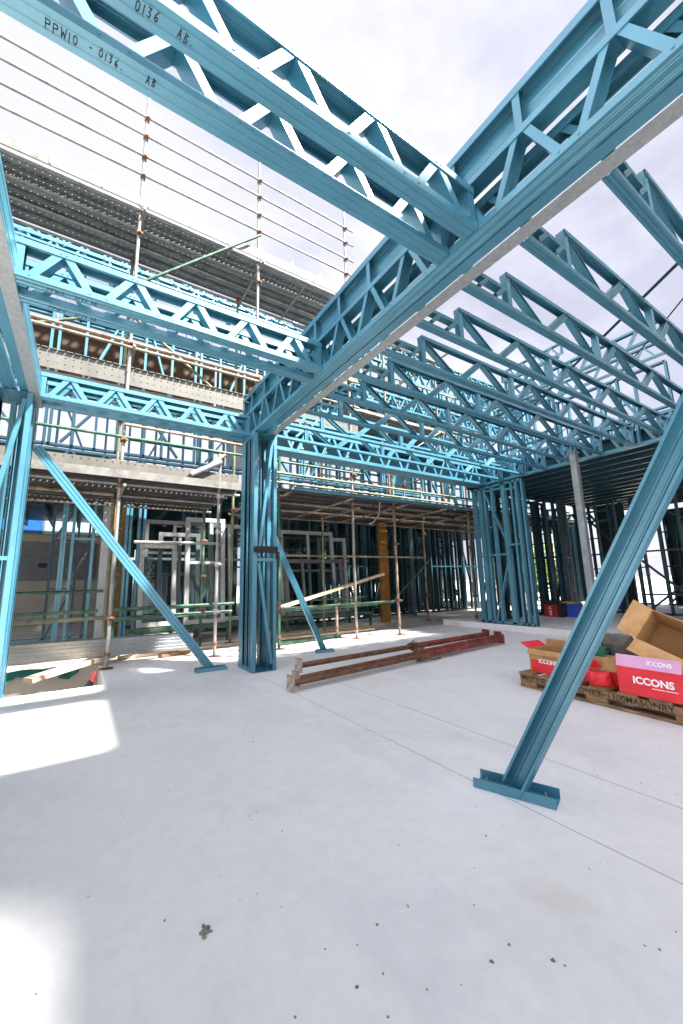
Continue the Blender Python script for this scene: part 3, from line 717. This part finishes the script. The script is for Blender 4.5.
# toe boards
MB().box((XA,YF-.012,6.80),(XB,YF-.008,6.98)).box((XA,YF-.03,6.795),(XB,YF-.0125,6.80)).build('toe_board','plank_solid',sc)
MB().box((XA,YF+.01,3.83),(XB,YF+.013,4.09)).box((XA,YF-.02,4.091),(XB,YF+.03,4.10)).build('toe_board','toe',sc)
planks(sc,XA,XB,YF+.04,YF+.30,3.76,1)
for x in [-3.3+.62*k for k in range(13)]:
    MB().box((x,YF-.02,6.83),(x+.03,YF-.013,7.06)).build('toe_clip','tube',sc)
# low lift: deck on the left
lo=thing('access_platform','low scaffold platform between the left post and the box column','scaffold',(0,0,0))
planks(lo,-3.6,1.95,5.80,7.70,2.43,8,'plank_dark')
MB().box((-3.6,5.775,2.425),(1.95,5.79,2.535)).build('edge_board','plank_solid',lo)
MB().box((-3.6,5.90,2.54),(1.95,5.95,2.69)).build('toe_board','toe',lo)
rail(lo,(-3.6,6.75,2.39),(.30,6.75,2.39),'rust_tube','ledger',.03); rail(lo,(.40,6.8,2.39),(1.95,6.8,2.39),'tube','ledger'); rail(lo,(-3.6,7.68,2.39),(2.0,7.68,2.39),'rust_tube','ledger')
rail(lo,(-1.0,6.0,2.39),(2.0,6.0,2.39),'tube','ledger')
standard(lo,1.655,5.92,.0,3.06,'tube',[1.78,1.30,2.33,.62,2.95],'coupler_zinc')
standard(lo,1.70,6.95,-.004,2.40,'green_tube',[1.75,1.15,.62])
standard(lo,.42,6.9,-.004,2.40,'green_tube',[1.9,1.2,.62])
rail(lo,(.55,5.98,1.60),(1.75,5.98,1.615),'tube'); 
rail(lo,(-3.6,6.0,.62),(.33,6.0,.625),'olive_tube','ledger',.024); rail(lo,(-3.6,6.05,.70),(.2,6.05,.71),'green_tube','ledger')
for z,y in ((.72,6.0),(.60,6.1),(.52,6.85),(.66,6.9)): rail(lo,(.38,y,z),(1.95,y,z),'green_tube','ledger')
rail(lo,(-3.6,7.6,.95),(.3,7.6,.95),'green_tube')
rail(lo,(1.3,5.9,2.62),(1.72,5.85,2.98),'rust_tube','diagonal_brace',.03)
MB().tube((1.22,5.86,2.60),(1.66,5.86,2.86),.045,8).build('bent_pipe','galv_post',lo)
# low lift on the right
ro=thing('access_platform','low dark scaffold platform right of the box column under the girder','scaffold',(0,0,0))
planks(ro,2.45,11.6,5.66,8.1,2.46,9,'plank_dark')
rail(ro,(2.75,5.55,2.50),(11.6,5.55,2.50),'steel','ledger',.03); rail(ro,(2.4,5.75,2.62),(11.6,5.75,2.62),'olive_tube'); rail(ro,(2.4,5.75,2.78),(11.6,5.75,2.78),'olive_tube')
for y in (6.3,7.0,7.85): rail(ro,(2.4,y,2.41),(11.6,y,2.41),'rust_tube','ledger')
for x,m in ((2.62,'green_tube'),(5.08,'rust_tube'),(7.3,'rust_tube')):
    standard(ro,x,5.85,.0,3.4,m,[2.40,1.7,.62,2.62],'coupler'); standard(ro,x,7.3,-.004,3.4,'rust_tube',[2.40,.62])
    rail(ro,(x+.05,5.5,2.42),(x+.05,8.1,2.42),'rust_tube','transom')
for x in (3.85,6.2): rail(ro,(x,5.5,2.42),(x,8.1,2.42),'rust_tube','transom')
for z,y in ((.60,5.9),(.52,6.5),(.66,6.9)): rail(ro,(2.62,y,z),(5.1,y,z+.01),'green_tube','ledger')
rail(ro,(2.62,7.3,1.55),(7.3,7.3,1.55),'rust_tube','ledger')
standard(ro,3.97,6.3,-.0,.66,'rust_tube',[.6])
rail(ro,(5.9,7.3,.3),(7.2,7.0,1.5),'green_tube','diagonal_brace')
pq=MB().path([(6.25,5.7,2.30),(5.7,5.65,2.24),(5.65,5.65,2.0),(5.72,5.65,1.88)],.012); pq.build('bent_rod','rust_tube',ro)
ho=MB().path([(4.55,5.62,2.44),(4.5,5.6,2.2),(4.38,5.62,2.05),(4.30,5.66,2.02)],.014); tag(ho.build('hanging_hose','galv_post'),'grey hose hanging from the edge of the dark platform','hose')
# scaffold tower far right behind roof trusses
tw=thing('corner_scaffold','rusty scaffold corner with jutting tubes seen through the right bay trusses','scaffold',(0,0,0))
for x,y in ((5.2,6.1),(6.8,6.1),(5.2,7.4),(6.8,7.4)): standard(tw,x,y,2.6,7.0 if x<6 else 6.0,'rust_tube',[3.4,4.4,5.4,6.2])
for z in (3.4,4.4,5.4,6.2):
    for y in (6.05,7.45): rail(tw,(4.3,y,z),(7.4,y,z),'rust_tube','ledger')
    for x in (5.25,6.85): rail(tw,(x,5.6,z+.05),(x,7.8,z+.05),'rust_tube','transom')
planks(tw,4.4,7.2,6.1,7.4,4.45,5)
rail(tw,(5.2,6.0,3.4),(6.8,6.0,4.4),'green_tube','diagonal_brace')

# ------------------------------------------------------------------ the house behind the scaffold
hg='stud frames of the house front'
def rs(L,sp,j=.04): return [.02]+[sp*k+random.uniform(-j,j) for k in range(1,int(L/sp))]+[L-.02]
fx=[-5.6,-3.15,-.7,1.75,4.2,6.65,9.1,11.55]
YH=8.05
places=['left of the far left post','just beyond the left post','above the left platform','behind the box column','right of the box column','over the dark platform','towards the braced panel','at its far right end']
for i,x in enumerate(fx):
    L=2.42
    # ground storey
    if i>=3:
        stud_frame('house_wall_frame','ground floor stud frame of the house, '+places[i],hg,L,.0,2.95,rs(L,.3),[((.3,.1),(1.2,2.8))] if i%2 else [((2.1,.1),(1.3,2.8))],[(1.4,.05,L-.05)],'steel_dark',loc=(x,8.9+.25*(i%2),0),rz=random.uniform(-.01,.01))
    # first floor
    stud_frame('house_wall_frame','middle storey stud frame of the house, '+places[i],hg,L,3.42,4.55,rs(L,.36),[((.2,3.5),(.9,4.5)),((1.4,4.5),(2.1,3.5))],[(4.1,.05,L-.05)],loc=(x,YH,0))
    stud_frame('house_wall_frame','upper storey stud frame of the house, '+places[i],hg,L,4.62,6.15,rs(L,.48),[((.5,4.7),(1.0,6.1)),((1.9,4.7),(1.5,6.1))],[(5.9,.05,L-.05)],loc=(x,YH,0))
for i,(x,y,L) in enumerate(((-3.0,9.3,3.2),(.6,9.4,3.4),(4.4,9.2,3.6),(8.2,9.3,3.2))):
    stud_frame('house_wall_frame',['inner stud frame of the middle storey beyond the left post','inner stud frame of the middle storey behind the box column','inner stud frame of the middle storey over the dark platform','inner stud frame of the middle storey near the braced panel'][i],hg,L,3.05,5.9,rs(L,.3,.08),[((.2,3.3),(1.2,5.6)),((L-.2,3.3),(L-1.1,5.6))],[(4.2,.05,L-.05),(5.1,.05,L-.05)],loc=(x,y,0))
def long_truss(label,L,h,loc,step=.5,group='trusses of the house storeys',m='steel',wd=.09):
    w=[]
    for k in range(int(L/step)):
        x=.06+step*k; w+=[((x,.02),(x+step*.42,h-.02)),((x+step*.5,h-.02),(x+step*.92,.02))]
    w=w[:92]
    t=flat_truss('house_truss',label,group,L,w,(.02,L-.02),h,wd,0,CH,.036,'truss',m,False); t.location=loc; return t
long_truss('floor truss of the house just above the low platforms',13.6,.36,(-5.6,YH-.05,3.02),.55)
long_truss('upper floor truss of the house under the brown boards',13.6,.3,(-5.6,YH+.25,4.25),.55)
for i,(y,z,h) in enumerate(((8.0,6.30,.34),(8.0,6.86,.34),(8.4,7.30,.32),(8.9,7.75,.30),(9.4,8.25,.3))):
    long_truss(['lowest roof truss of the house under the high deck','second roof truss of the house, stepped up behind the lowest','third roof truss of the house, seen just under the high deck','fourth roof truss of the house, near the top','topmost roof truss of the house, farthest back'][i],9.9,h,(-5.6,y,z),.44)
for i,(x,y,z,L,h) in enumerate(((4.6,8.1,4.62,8.5,.34),(4.6,8.5,5.3,8.5,.3),(4.6,9.0,5.9,8.5,.3))):
    long_truss(['lower roof truss of the house glimpsed behind the right bay','middle roof truss of the house glimpsed behind the right bay','upper roof truss of the house glimpsed behind the right bay'][i],L,h,(x,y,z),.44)
for i,(x,L) in enumerate(((4.4,2.42),(6.86,2.42),(9.32,2.42),(11.78,2.42))):
    stud_frame('house_wall_frame','top storey stud frame behind the right bay, '+['next to the rusty scaffold corner','second from the scaffold corner','third from the scaffold corner','farthest to the right'][i],hg,L,6.24,7.62,rs(L,.34),[((.2,6.3),(1.0,7.55)),((2.2,6.3),(1.4,7.55))],[(6.95,.05,L-.05)],loc=(x,8.15,0))
for i,(y,z) in enumerate(((8.1,7.66),(8.9,8.1))):
    long_truss(['eaves truss along the top storey behind the right bay','ridge-side truss above the top storey behind the right bay'][i],9.9,.3,(4.4,y,z),.44)
pd=thing('ply_deck','brown ply floor seen from below between the upper storeys behind the right bay','floor deck',(4.3,8.3,6.16))
MB().box((0,0,.02),(6.2,2.6,.04)).build('ply_sheet','ply',pd)
for k in range(11): MB().ext(csec(.05,.12,.01),(.05+.6*k,0,-.105),(.05+.6*k,2.6,-.105),(0,0,1)).build('joist','steel',pd)
for i,x in enumerate((-3.2,-.75,1.7)):
    stud_frame('house_wall_frame','gable stud frame under the high scaffold deck, '+['nearest the left beam','in the middle','next to the main beam'][i],hg,2.4,6.2,7.6,rs(2.4,.4),[((.2,6.3),(1.0,7.5)),((2.2,6.3),(1.4,7.5))],[(6.8,.05,2.35),(7.2,.05,2.35)],loc=(x,8.7,0))
ug='upper frames standing on the dark floor deck'
for i,(x,y,L,za,zb) in enumerate(((9.0,6.6,2.1,3.2,5.3),(9.0,4.45,2.1,3.2,5.0),(10.6,6.7,1.7,5.4,7.0),(11.6,6.4,2.6,3.2,5.4),(12.9,5.2,2.4,3.2,5.3))):
    stud_frame('upper_wall_frame',['pale upper stud frame on the dark deck, at its courtyard corner','pale upper stud frame on the dark deck, above the grey post','top stud frame high above the courtyard corner of the dark deck','inner upper stud frame set back on the dark deck','rearmost upper stud frame on the dark deck'][i],ug,L,za,zb,rs(L,.32),
        [((.2,za+.1),(L*.45,zb-.1)),((L-.2,za+.1),(L*.55,zb-.1))],[((za+zb)/2,.05,L-.05)],loc=(x,y,0),rz=-math.pi/2)
for i,(x,y,z,L) in enumerate(((8.6,6.8,5.32,4.6),(10.2,6.8,5.7,4.2),(10.6,6.8,7.04,1.9),(9.6,6.8,3.9,4.6))):
    o=long_truss(['short roof truss resting on the upper frames of the dark deck','second short roof truss on the upper frames of the dark deck','highest short roof truss over the dark deck','low truss between the upper frames of the dark deck'][i],L,.34,(x,y,z),.44); o.rotation_euler=(0,0,-math.pi/2)
for i,(y,z) in enumerate(((7.2,5.4),(6.9,4.3),(7.5,6.5))):
    long_truss(['cross truss joining the house to the upper frames','lower cross truss joining the house to the upper frames','upper cross truss joining the house to the upper frames'][i],7.6,.36,(5.2,y,z),.46)
# battens between roof trusses
bt=thing('roof_battens','row of short roof battens climbing between the house trusses','battens',(0,0,0))
for k in range(24):
    x=-3.4+.33*k
    MB().bar((x,8.0,7.25),(x,9.6,8.65),.03,.04).build('batten','steel',bt)
# brown boards behind the upper frames
for i,(x0,x1) in enumerate(((-3.1,-1.35),(-1.3,.45),(.5,2.2),(2.25,4.3))):
    b=MB().box((x0,YH+.45,4.85),(x1,YH+.468,6.02))
    tag(b.build('ply_board','ply'),['brown ply board behind the upper frame nearest the left beam','brown ply board second along behind the upper frame','brown ply board third along, behind the crossing green tube','brown ply board behind the upper frame next to the box column'][i],'board','brown boards behind the upper storey frames')
# white boards / sheathing on middle storey
for i,(x0,x1,za,zb) in enumerate(((-1.6,.25,3.05,3.40),(2.4,3.6,3.45,4.1))):
    tag(MB().box((x0,YH+.09,za),(x1,YH+.10,zb)).build('white_board','alu'),['white sheathing board low behind the green rail','white sheathing board behind the box column'][i],'board')
# decks (floors) of the house
for i,(z,y0,y1) in enumerate(((2.955,8.16,20),)):
    hd=thing('house_floor','dark first floor deck of the house over the ground floor frames','floor deck',(0,0,z))
    MB().box((.45,y0,.02),(16,y1,.05)).build('deck_sheet','steel_dark',hd)
    for k in range(26): MB().ext(csec(.06,.14,.01),(.5+.6*k,y0,-.13),(.5+.6*k,y1,-.13),(0,0,1)).build('joist','steel_dark',hd)
h2=thing('house_floor','dark floor deck at the left over the view to the roller door','floor deck',(0,0,2.96))
MB().box((-6,8.2,.02),(.43,14.3,.05)).build('deck_sheet','steel_dark',h2)
for k in range(10): MB().ext(csec(.06,.16,.01),(-5.8+.62*k,8.2,-.15),(-5.8+.62*k,14.3,-.15),(0,0,1)).build('joist','steel_dark',h2)
# interior stud rows on the ground floor
for i,(x,y,L,rz) in enumerate(((6.9,9.9,4.2,0),(4.8,11.4,5.5,0),(9.8,12.6,4.5,0),(8.0,8.5,1.6,.9),(5.4,9.6,1.8,R90),(10.6,8.8,3.2,R90),(3.0,10.6,2.0,R90),(8.4,9.9,2.0,R90))):
    stud_frame('house_wall_frame',['long inner stud wall behind the yellow post','inner stud wall deep in the dark ground floor','inner stud wall far back by the corner','angled stud frame beside the yellow post','cross wall of studs behind the leaning windows','cross wall of studs at the far house corner','cross wall of studs behind the box column','cross wall of studs in the middle of the dark rooms'][i],
        hg,L,.0,2.8,rs(L,.26,.06),[((.2,.1),(L*.45,2.7)),((L*.9,.1),(L*.55,2.7))],[(1.35,.05,L-.05),(2.1,.05,L-.05)],'steel_dark',loc=(x,y,0),rz=rz)
# left ground-floor frames in the sunlight
stud_frame('house_wall_frame','thin braced stud frame in front of the roller door',hg,1.25,.05,2.72,[.02,.62,1.0,1.23],[((.64,2.6),(.98,2.55)),((.62,1.9),(.98,1.0)),((.98,.95),(.62,.1)),((.64,2.0),(.98,2.7))],[(1.0,.62,1.0),(1.95,.62,1.0)],'steel_dark',loc=(-1.15,9.6,0))
stud_frame('house_wall_frame','sunlit cluster of white-blue studs beside the yellow post on the left',hg,.62,.0,2.8,[.02,.09,.16,.48,.58],[],[(1.8,.16,.48)],'steel',loc=(-.36,7.75,0),rz=.05)
stud_frame('house_wall_frame','blue stud cluster right of the left yellow post',hg,.42,.0,2.8,[.02,.12,.22,.34],[],[(1.4,.02,.34)],'steel',loc=(.55,7.85,0),rz=.08)
tag(MB().box((.22,7.72,.0),(.33,7.82,2.75)).build('timber_post','galv'),'pale weathered post beside the left yellow post','post')
for i,(x,y,w) in enumerate(((.37,7.95,.20),(6.2,7.75,.27))):
    p=MB().box((x,y,.0),(x+w,y+.07,2.48))
    tag(p.build('formwork_beam','yellow'),['yellow formwork beam upright behind the green standard','yellow formwork beam upright in the dark ground floor'][i],'post','yellow formwork beams standing upright')

# teal wrapped wall panels seen through the trusses
for i,(x0,x1,y,za,zb,lb) in enumerate(((9.2,10.6,9.4,6.2,8.0,'pale teal wrapped wall panel seen through the roof trusses'),(7.4,8.3,8.6,3.3,5.2,'pale teal wrapped panel low behind the girder'))):
    w=thing('wrapped_panel',lb,'wall panel',(x0,y,za)); MB().box((0,0,0),(x1-x0,.03,zb-za)).build('sheet','teal_wrap',w)
    for k in range(4): MB().ext(STUD,(.02+(x1-x0-.04)*k/3,.08,0),(.02+(x1-x0-.04)*k/3,.08,zb-za),(1,0,0)).build('stud','steel',w)

# distant building with roller door
nb=thing('distant_building','grey rendered building with a roller door beyond the left opening','building',(-7,14.5,0))
MB().box((0,0,0),(9.2,.3,3.6)).box((0,.3,0),(9.2,5,.02)).build('wall','render_grey',nb)
d=MB()
for k in range(14): d.box((4.4,-.05-.012*(k%2),1.25+.08*k),(7.3,-.01,1.25+.08*k+.078))
d.build('roller_door','door_grey',nb)
wn=MB().box((4.5,-.03,2.58),(7.4,-.004,3.06)).build('window','alu_grey',nb)
MB().box((4.55,-.04,2.62),(5.9,-.031,3.02)).build('pane','blue_wrap',wn); MB().box((5.95,-.04,2.62),(7.35,-.031,3.02)).build('pane','film',wn)
MB().box((5.9,-.08,1.62),(6.1,-.063,1.75)).build('vent','black',nb)
MB().box((-.1,-.1,3.6),(9.3,5.2,3.75)).build('roof','door_grey',nb)

M['sheath']=mat('dark_wall_wrap',[(.3,c('26323a')),(.7,c('323f48'))],2,.7)  # for sheets added behind the rooms, interior shade put into the colour
for i,(x0,y0,x1,y1,zb,zt) in enumerate(((.6,14.0,4.6,14.0,0,2.95),(5.0,14.0,8.3,14.0,0,2.95),(8.5,14.0,11.2,14.0,.9,2.95),(11.8,14.0,16,14.0,0,2.95),
        (14.6,7.9,14.6,7.0,.11,2.9),(14.6,4.55,14.6,2.7,.11,2.9),(14.6,1.7,14.6,-6,.11,2.9),(7.0,-6,14.6,-6,.11,2.9),(11.9,5.2,11.9,4.5,.11,2.9),(11.2,2.75,11.2,1.2,.11,2.9))):
    t=thing('sheathed_wall',['dark sheathed wall at the back of the ground floor, behind the window stack','dark sheathed wall at the back of the ground floor, behind the yellow beam','dark sheathed wall with a low gap under it at the back of the ground floor','dark sheathed wall at the far back corner of the house','dark sheathed wall strip beyond the ladder','dark sheathed wall strip behind the grey post','long dark sheathed wall closing the raised rooms','dark sheathed end wall of the raised rooms','narrow dark panel beside the bright gap','dark panel behind the big brace on the raised floor'][i],'wall',(x0,y0,0),math.atan2(y1-y0,x1-x0))
    L=math.hypot(x1-x0,y1-y0)
    MB().box((0,0,zb),(L,.02,zt)).build('sheet','sheath',t)
    for k in range(int(L/.6)+1): MB().ext(STUD,(min(L-.03,.03+.6*k),-.05,zb),(min(L-.03,.03+.6*k),-.05,zt),(1,0,0)).build('stud','steel_dark',t)

# ------------------------------------------------------------------ stacked window frames
def window(label,loc,w,h,rz,lean,mull,trans,m='alu'):
    t=thing('spare_window',label,'window',loc,rz,'aluminium window frames stacked against a rack'); t.rotation_euler=(lean,0,rz)
    s=.075
    MB().box((0,0,0),(s,.09,h)).box((w-s,0,0),(w,.09,h)).box((s,.0,0),(w-s,.09,s)).box((s,.0,h-s),(w-s,.09,h)).build('frame',m,t)
    for x in mull: MB().box((x-.028,.012,s),(x+.028,.078,h-s)).build('mullion',m,t)
    for z in trans: MB().box((s,.02,z-.025),(w-s,.07,z+.025)).build('transom_bar',m,t)
    MB().box((s,.042,s),(w-s,.046,h-s)).build('pane','glass',t)
    return t
WN=[(3.55,7.75,1.35,1.85,-.03,-.10,(.70,),(.95,),'alu','large white two-part window frame leading the stack right of the column'),
    (3.72,7.98,1.40,1.75,.02,-.12,(.5,),(1.2,),'alu_grey','grey window frame second in the stack right of the column'),
    (4.55,7.9,.75,1.72,-.08,-.06,(),(1.0,),'alu','narrow white window frame at the right end of the stack'),
    (4.95,8.15,.6,1.25,.1,-.12,(.3,),(),'alu','small pale window frame leaning at the very end of the stack'),
    (3.6,7.6,1.5,1.2,.03,-.14,(.45,.95),(),'alu_grey','low grey three-part window frame in front of the stack'),
    (1.55,7.5,.72,1.95,.0,-.07,(),(1.1,),'alu','tall narrow white window frame behind the silver standard'),
    (2.05,7.7,.8,1.9,.04,-.1,(.4,),(),'alu','white window frame partly hidden by the box column'),
    (.82,7.62,.62,1.45,.02,-.12,(),(),'alu','short white window frame behind the striped brace'),
    (1.15,7.95,.75,1.7,-.05,-.08,(.38,),(.9,),'alu_grey','grey window frame between the two short white ones'),
    (.95,8.35,1.1,2.3,0,-.04,(.55,),(1.65,),'alu_grey','tall dark grey window frame at the back of the left stack')]
for x,y,w,h,rz,ln,mu,tr,m,lb in WN:
    window(lb,(x,y,.32 if h<2.2 else 0.0),w,h,rz,ln,mu,tr,m)
rk=thing('window_rack','low green rack holding the stacked window frames','rack',(0,0,0))
for y in (7.45,8.3): 
    MB().box((.7,y,.25),(5.7,y+.05,.31)).build('beam','green_tube',rk)
for x in (.8,2.3,3.5,5.6):
    for y in (7.45,8.3): MB().box((x,y+.002,-.004),(x+.05,y+.048,.249)).build('leg','green_tube',rk)
MB().box((.7,8.42,1.5),(5.7,8.46,1.55)).build('back_rail','galv_post',rk)
for x in (.8,5.6): MB().box((x,8.465,0),(x+.05,8.5,1.7)).build('upright','galv_post',rk)

# ------------------------------------------------------------------ bits at the slab edge
gpb=MB().ext(csec(.23,.06,.015,(-.07,-.03,.03,.07)),(-1.6,6.13,.27),(1.42,6.24,.20),(0,1,.25))
tag(gpb.build('scaffold_plank','galv'),'galvanised scaffold plank lying across the gap at the slab edge','plank')
def board(label,a,b,w,h,m='pale_timber',name='timber_plank',cat='plank'):
    tag(MB().bar(a,b,w,h).build(name,m),label,cat)
board('pale timber plank poking out over the gap at the slab edge',(-.42,5.72,.02),(1.0,6.9,.16),.15,.05)
board('pale timber plank sloping up right of the box column',(2.72,6.1,.60),(5.02,6.2,1.13),.10,.045)
board('short brown offcut lying by the galvanised plank',(1.0,6.3,.03),(1.42,6.45,.03),.1,.05,'timber')
board('loose timber batten on the paving by the silver standard',(.5,6.62,.02),(2.3,6.75,.02),.07,.04)
board('worn steel plank lying flat on the courtyard paving',(2.9,6.75,.03),(5.1,6.75,.03),.22,.04,'pale_timber')
board('second flat plank on the courtyard paving, farther back',(2.9,7.15,.03),(5.3,7.1,.03),.22,.04,'pale_timber')
board('green painted tube lying on the paving behind the short brace',(2.75,6.12,.035),(4.05,6.30,.035),.045,.045,'green_tube','loose_tube','tube')
q=MB()
n=14
vs=[];
for i in range(n+1):
    for k in range(3):
        x=-1.4+1.45*i/n; vs.append((x,6.36-.03*k+.02*math.sin(i*1.7),.02-.05*k*(1+.4*math.sin(i*2.1))+.02*math.sin(i*.9)))
q.add(vs,[(i*3+k,i*3+k+1,(i+1)*3+k+1,(i+1)*3+k) for i in range(n) for k in range(2)])
so=q.build('shade_sheet','mesh_green'); sm=so.modifiers.new('s','SOLIDIFY'); sm.thickness=.006
tag(so,'crumpled green shade sheet under the galvanised plank','sheet')
q=MB(); crumple(q,-.02,6.22,.06,.07,.04,.035,4); tag(q.build('orange_scrap','orange'),'small orange plastic scrap beside the green sheet','rubbish')
rd=MB().tube((.10,5.75,-.45),(.22,6.0,-.03),.022,8); tag(rd.build('red_bar','red'),'red bar standing in the gap at the slab corner','bar')
bk=MB(); crumple(bk,.16,5.9,-.35,.1,.12,.25,12); tag(bk.build('dark_bag','black'),'dark rubble bag down in the gap at the slab corner','bag')

# ------------------------------------------------------------------ trees beyond
def tree(label,x,y,h,r,seed):
    rnd=random.Random(seed); t=thing('tree',label,'tree',(x,y,-1),group='trees far beyond the house')
    tr=MB(); 
    pts=[V((0,0,0)),V((.1,.05,h*.25)),V((.0,.1,h*.5)),V((.1,0,h*.75))]
    for i,(a,b) in enumerate(zip(pts,pts[1:])): tr.tube(a,b,.22-.06*i,8)
    for k in range(7):
        a=rnd.uniform(0,6.28); z=h*rnd.uniform(.35,.6); tr.tube((0,0,z),(r*.6*math.cos(a),r*.6*math.sin(a),z+h*.2),.06,6)
    tr.build('trunk','bark',t)
    cr=MB()
    cl=[(V((rnd.gauss(0,r*.45),rnd.gauss(0,r*.45),h*.62+rnd.gauss(0,h*.15))),r*rnd.uniform(.25,.5)) for _ in range(24)]
    for cc,cr_ in cl:
        for _ in range(110):
            d=V((rnd.gauss(0,1),rnd.gauss(0,1),rnd.gauss(0,1))).normalized()*cr_*rnd.uniform(.6,1.05); p=cc+d
            u=V((rnd.gauss(0,1),rnd.gauss(0,1),rnd.gauss(0,1))).normalized()*.16; v=u.orthogonal().normalized()*.10
            cr.add([p-u,p+v,p+u,p-v],[(0,1,2,3)])
    cr.build('crown','leaf',t)
tree('leafy tree glimpsed low through the dark ground floor',13.2,24,6.5,2.4,1)
tree('leafy tree glimpsed through the frames near the yellow beam',17.5,24,5.5,2.2,2)
tree('leafy tree beyond the bright gap in the far stud walls',27,16,4.0,2.2,3)

# ------------------------------------------------------------------ unseen slab on columns behind the camera, added to shade the floor
ng=thing('concrete_frame','tall open concrete frame of a building going up on the next plot','building',(0,0,0))
MB().box((3.70,-14,8.851),(17,-3.0,9.1)).box((3.25,-2.999,8.851),(17,-1.95,9.1)).box((4.25,-1.949,8.851),(17,.62,9.1)).build('roof_slab','neighbour',ng)
for x in (5.2,9.0,12.8,16.5):
    for y in (-13.4,-8.5,-4.2): MB().box((x-.2,y-.2,-1.0),(x+.2,y+.2,8.85)).build('column','neighbour',ng)
for y in (-13.4,-8.5,-4.2): MB().box((5.0,y-.15,8.4),(16.7,y+.15,8.8505)).build('beam','neighbour',ng)

# ------------------------------------------------------------------ world, sun, camera
SUN=V((.43,-.53,1)).normalized()      # towards the sun
el=math.asin(SUN.z); az=math.atan2(SUN.x,SUN.y)
w=bpy.data.worlds.new('World'); scn.world=w; w.use_nodes=True
n=w.node_tree.nodes; l=w.node_tree.links; bg=n['Background']
sky=n.new('ShaderNodeTexSky'); sky.sky_type='NISHITA'; sky.sun_disc=False; sky.sun_elevation=el; sky.sun_rotation=az; sky.air_density=1.0; sky.dust_density=2.0
tc=n.new('ShaderNodeTexCoord'); mp=n.new('ShaderNodeMapping'); mp.inputs['Scale'].default_value=(1.0,1.6,2.6); mp.inputs['Rotation'].default_value=(.2,.1,.7)
l.new(tc.outputs['Generated'],mp.inputs[0])
t=n.new('ShaderNodeTexNoise'); t.inputs['Scale'].default_value=2.0; t.inputs['Detail'].default_value=6; t.inputs['Roughness'].default_value=.55; l.new(mp.outputs[0],t.inputs['Vector'])
cr=n.new('ShaderNodeValToRGB'); cr.color_ramp.elements[0].position=.36; cr.color_ramp.elements[0].color=(2.05,2.02,2.35,1); cr.color_ramp.elements[1].position=.58; cr.color_ramp.elements[1].color=(3.05,3.0,3.25,1)
l.new(t.outputs['Fac'],cr.inputs[0])
mx=n.new('ShaderNodeMix'); mx.data_type='RGBA'; mx.inputs[0].default_value=.88
l.new(sky.outputs[0],mx.inputs[6]); 
# unseen glow added to the sky behind left to brighten beams and floor
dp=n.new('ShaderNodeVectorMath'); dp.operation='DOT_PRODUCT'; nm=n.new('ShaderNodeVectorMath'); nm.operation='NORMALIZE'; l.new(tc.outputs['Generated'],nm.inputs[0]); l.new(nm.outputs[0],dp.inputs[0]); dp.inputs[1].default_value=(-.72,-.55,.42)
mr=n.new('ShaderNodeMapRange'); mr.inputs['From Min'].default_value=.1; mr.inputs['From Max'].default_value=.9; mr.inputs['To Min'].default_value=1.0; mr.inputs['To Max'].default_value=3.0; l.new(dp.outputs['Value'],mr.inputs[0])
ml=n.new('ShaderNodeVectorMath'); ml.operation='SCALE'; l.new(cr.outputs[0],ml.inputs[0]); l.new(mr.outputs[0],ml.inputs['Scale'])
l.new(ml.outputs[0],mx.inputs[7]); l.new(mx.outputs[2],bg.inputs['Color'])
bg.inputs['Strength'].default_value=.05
sun=bpy.data.lights.new('Sun','SUN'); sun.energy=4.0; sun.angle=math.radians(3.0); sun.color=(1,.95,.88)
so=bpy.data.objects.new('Sun',sun); col.objects.link(so); so.rotation_euler=(-SUN).to_track_quat('-Z','Y').to_euler()

cam=bpy.data.cameras.new('Camera'); co=bpy.data.objects.new('Camera',cam); col.objects.link(co); scn.camera=co
yaw,pitch,roll=.580654,.175407,-.025573
fw=V((math.sin(yaw)*math.cos(pitch),math.cos(yaw)*math.cos(pitch),math.sin(pitch))); r=V((math.cos(yaw),-math.sin(yaw),0)); u=r.cross(fw)
r2=r*math.cos(roll)+u*math.sin(roll); u2=-r*math.sin(roll)+u*math.cos(roll)
m=Matrix((r2,u2,-fw)).transposed().to_4x4(); m.translation=V((0,0,1.0)); co.matrix_world=m
cam.sensor_fit='VERTICAL'; cam.sensor_height=36; cam.lens=36*393/1024; cam.clip_start=.02; cam.clip_end=1500
vs=scn.view_settings; vs.view_transform='Standard'; vs.look='None'; vs.gamma=1; vs.exposure=2.8; vs.use_curve_mapping=False
scn.cycles.max_bounces=8; scn.cycles.transparent_max_bounces=16
